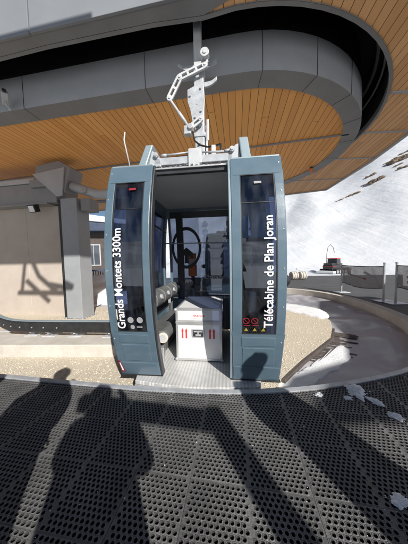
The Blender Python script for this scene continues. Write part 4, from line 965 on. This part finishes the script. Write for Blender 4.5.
# rock outcrops on the slope (found by marching out along a bearing until the slope is met)
def on_slope(az, el):
    a = R(az); r = 45.
    while r < 400:
        x, y = r*math.sin(a), r*math.cos(a)
        if hill_z(x, y) >= 1.4+el*r: return Vector((x, y, hill_z(x, y)))
        r += .5
    return None
rk = [(40.4, .281, 3.6, 'largest brown rock outcrop low on the snow slope'), (39.2, .303, 2.2, 'brown rock just above the largest outcrop'), (38.5, .274, 1.8, 'flat brown rock left of the largest outcrop'), (36.5, .246, 2.2, 'thin dark rock band half buried left of the big outcrop'), (34.9, .237, 1.3, 'small dark rock in the snow between the bands'), (33.6, .228, 1.4, 'lowest and leftmost dark rock showing through the snow'),
      (43.9, .336, 5.0, 'broad brown outcrop at the right edge of the slope'), (42.6, .327, 2.4, 'brown rock at the left end of the broad upper outcrop'), (44.6, .305, 2.8, 'brown rock under the broad outcrop at the picture edge'), (41.6, .333, 1.3, 'small high rock left of the broad upper outcrop'), (43.4, .317, 1.8, 'brown rock below the middle of the broad upper outcrop'), (44.3, .355, 2.2, 'highest brown rock of the upper outcrop')]
for az, el, s, lab in rk:
    p = on_slope(az, el)
    if p is None: continue
    bm = MB()
    s *= .3
    xx = -1.6*s
    while xx < 1.7*s:
        q = s*random.uniform(.35, .8)
        g = bmesh.ops.create_icosphere(bm.bm, subdivisions=4, radius=1); sd = Vector((az*3, xx, el*40))
        for v in g['verts']:
            c = v.co.copy(); f = 1+.5*noise.noise(c*1.3+sd)+.35*abs(noise.noise(c*3.1+sd))+.25*noise.noise(c*7+sd)
            v.co = Vector((c.x*f*q*1.25+xx, c.y*f*q, c.z*f*q*.8-.25*s+.2*math.sin(xx*3)*s))
        xx += q*1.05
    o = bm.build('rock_outcrop', M['rock']); o.location = p; o.rotation_euler = (0, R(-12), R(-40)); tag(o, lab, 'rock', 'rock outcrops on the snow slope')
# orange and white padded post beyond the cabin
PO = empty('padded_post', (-.50, 8.9, -.30), 0, 'orange and white padded post behind the cabin, seen through its rear window', 'post')
bm = MB(); bm.cyl((0, 0, .0), (0, 0, 1.0), .09, 14); bm.build('shaft', M['darkplastic'], PO)
bm = MB(); bm.cyl((0, 0, 1.0), (0, 0, 1.5), .19, 18); bm.build('padding', M['orange'], PO, bevel=.03)
bm = MB(); bm.cyl((0, 0, 1.505), (0, 0, 1.75), .185, 18); bm.build('band', M['concrete'], PO, bevel=.02)
bm = MB(); bm.cyl((0, 0, 1.755), (0, 0, 2.0), .17, 18); bm.build('cap', M['orange'], PO, bevel=.03)

# ------------------------------------------------------------------ what throws the shadows: things behind the viewer
EC = empty('shade_roof', (0, 0, 0), 0, 'unseen flat roof added on two posts behind the viewer, its shadow covering the pit', 'roof')  # added slab, never seen; outline cut so its shade fills the pit
bm = MB(); bm.prism([(4.1, -4.88), (4.6, -4.3), (5.75, -3.85), (6.5, -2.75), (7.5, .4), (9.0, .4), (9.0, -4.9)], 4.46, 4.62); bm.build('roof_slab', M['darkmetal'], EC, bevel=.02)
for y in (-4.3, -.3):
    bm = MB(); bm.box(8.6, 8.8, y-.1, y+.1, 0, 4.46); bm.build('post', M['fascia'], EC, bevel=.01)
GP = empty('gate_post', (1.72, -1.82, -.012), 0, 'grey steel gate post with a single arm behind the viewer', 'post')
bm = MB(); bm.box(-.075, .075, -.075, .075, 0, 2.5); bm.build('post', M['galv'], GP, bevel=.01)
bm = MB(); bm.bar((-.08, .0, 2.43), (-1.35, .26, 2.43), .10, .14); bm.build('arm', M['galv'], GP, bevel=.01)
GA = empty('shade_deck', (0, 0, 0), 0, 'unseen high slab added on two posts behind the viewer, shading the beige wall', 'shade_deck')  # added and unseen: deck placed to keep sun off the upper wall
bm = MB(); bm.prism([(-7.2, -.68), (.0, -1.83), (.25, -.68), (-7.0, .49)], 7.0, 7.25); bm.build('deck', M['darkmetal'], GA, bevel=.02)
for p in ((-7.0, -.4), (-7.0, .1)):
    bm = MB(); bm.box(p[0]-.1, p[0]+.1, p[1]-.1, p[1]+.1, -.03, 7.0); bm.build('post', M['fascia'], GA, bevel=.01)
HF = empty('shadow_frame', (-1.38, -1.55, 6.02), R(-9.3), 'unseen steel bars added behind the viewer to cast the shadow on the wall', 'bracket')  # added unseen bars, shaped to throw the branched shadow on the wall
bm = MB(); bm.bar((-1.1, 0, 0), (1.05, 0, 0), .10); bm.bar((-.95, 0, 0), (-.75, 0, 1.0), .09); bm.bar((-.25, 0, .55), (-.45, 0, 1.0), .09); bm.bar((-.25, 0, .55), (.45, 0, -.02), .09); bm.bar((-.75, 0, .42), (.1, 0, -.3), .09); bm.bar((.1, 0, .28), (.7, 0, .18), .1); bm.bar((.7, 0, .18), (1.05, 0, .02), .1); bm.build('frame', M['galv'], HF)

def person(name, loc, rz, label, jacket, arms_up, cw=1.):
    """standing figure: one skinned body from a joint skeleton; hands with five fingers; hat and clothes as coloured zones"""
    root = empty(name, loc, rz, label, 'person')
    V = []; Ed = []; Rd = []
    def add(p, r, par=None):
        V.append(p); Rd.append(r)
        if par is not None: Ed.append((par, len(V)-1))
        return len(V)-1
    pel = add((0, 0, .95), .18); wa = add((0, 0, 1.12), .19, pel); ch_ = add((0, .0, 1.32), .21, wa); nk = add((0, 0, 1.47), .075, ch_); hd = add((0, .02, 1.56), .085, nk); add((0, .02, 1.64), .11, hd)
    hands = []
    for sg in (-1, 1):
        hp = add((sg*.09, 0, .88), .15, pel); kn = add((sg*.10, .02, .50), .12, hp); an = add((sg*.11, -.02, .12), .085, kn); add((sg*.12, .14, .05), .055, an)
        sh = add((sg*.19, 0, 1.40), .10, ch_)
        if arms_up: el = add((sg*.30, .12, 1.10), .085, sh); wr_ = add((sg*.14, .24, 1.44), .05, el); hands.append((Vector((sg*.14, .24, 1.44)), Vector((-sg*.2, .2, .85)).normalized(), sg))
        else: el = add((sg*.28, -.02, 1.12), .085, sh); wr_ = add((sg*.27, .06, .88), .045, el); hands.append((Vector((sg*.27, .06, .88)), Vector((0, .2, -1)).normalized(), sg))
    me = bpy.data.meshes.new('body'); me.from_pydata(V, Ed, []); 
    b = bpy.data.objects.new('body', me); COL.objects.link(b); b.parent = root
    sk = b.modifiers.new('skin', 'SKIN'); ss = b.modifiers.new('sub', 'SUBSURF'); ss.levels = ss.render_levels = 2
    for i, sv in enumerate(me.skin_vertices[0].data): sv.radius = (Rd[i], Rd[i]*.8 if Rd[i] > .12 else Rd[i]); sv.use_root = i == 0
    me.materials.append(jacket)
    bm = MB(); bm.ball((0, .03, 1.645), .1, (.86, 1.05, 1.18), 3)
    bm.ball((0, .135, 1.63), .02, (.8, 1.2, 1.3), 2)
    for s in (-1, 1): bm.ball((s*.09, .03, 1.635), .022, (.5, 1, 1.4), 2)
    bm.build('head', M['skin'], b, smooth=True)
    bm = MB()
    for s in (-1, 1): bm.ball((s*.035, .122, 1.655), .012, (1.2, .6, .8), 2)
    bm.build('eyes', M['screen'], b, smooth=True)
    bm = MB(); bm.ball((0, .128, 1.585), .02, (1.4, .4, .35), 2); bm.build('mouth', M['dullred'], b, smooth=True)
    bm = MB(); bm.ball((0, .015, 1.71), .115, (.95, 1.06, .8), 3); bm.ball((0, 0, 1.815), .03); bm.build('hat', M['jacket'], b, smooth=True)
    bm = MB(); bm.tube([(0, 0, 1.43), (0, 0, 1.36), (0, 0, 1.1), (0, 0, .8), (0, 0, .48)], .17, 22, .27)
    for v in bm.bm.verts: v.co.y *= .72; v.co.x *= cw
    bm.build('coat', jacket, b, smooth=True)
    for h, d, sg in hands:
        bm = MB(); side = d.cross(Vector((0, 0, 1))).normalized() if abs(d.z) < .9 else Vector((0, 1, 0)); nv = side.cross(d).normalized()
        bm.tube([h, h+d*.04, h+d*.09], .03, 8, .036)
        for k, (o_, l) in enumerate(((-.03, .065), (-.01, .078), (.01, .074), (.03, .058))):
            p = h+d*.085+side*o_; bm.tube([p, p+d*l*.5-nv*.006, p+d*l*.85-nv*.026, p+d*l-nv*.04], .0095, 6, .007)
        p = h+d*.03-side*.03; bm.tube([p, p-side*.03+d*.03, p-side*.035+d*.06-nv*.015], .011, 6, .008)
        bm.build('hand', M['skin'], b, smooth=True)
    return root
P1 = person('person', (0.03, -.42, -.012), 0, 'person in dark winter clothes and hat, standing behind the camera with arms raised', M['jacket'], True, 1.25)
P2 = person('person', (-.84, .10, -.012), R(60), 'person in a green jacket and hat, standing left of the viewer', M['jacket2'], False, .75)
P3 = person('person', (-1.42, -.12, -.012), R(-10), 'person in a red jacket and hat, farthest left of the viewer', M['jacket3'], False)
P4 = person('person', (1.54, .05, -.012), R(-15), 'person in dark winter clothes and hat, standing right of the viewer', M['jacket'], False)
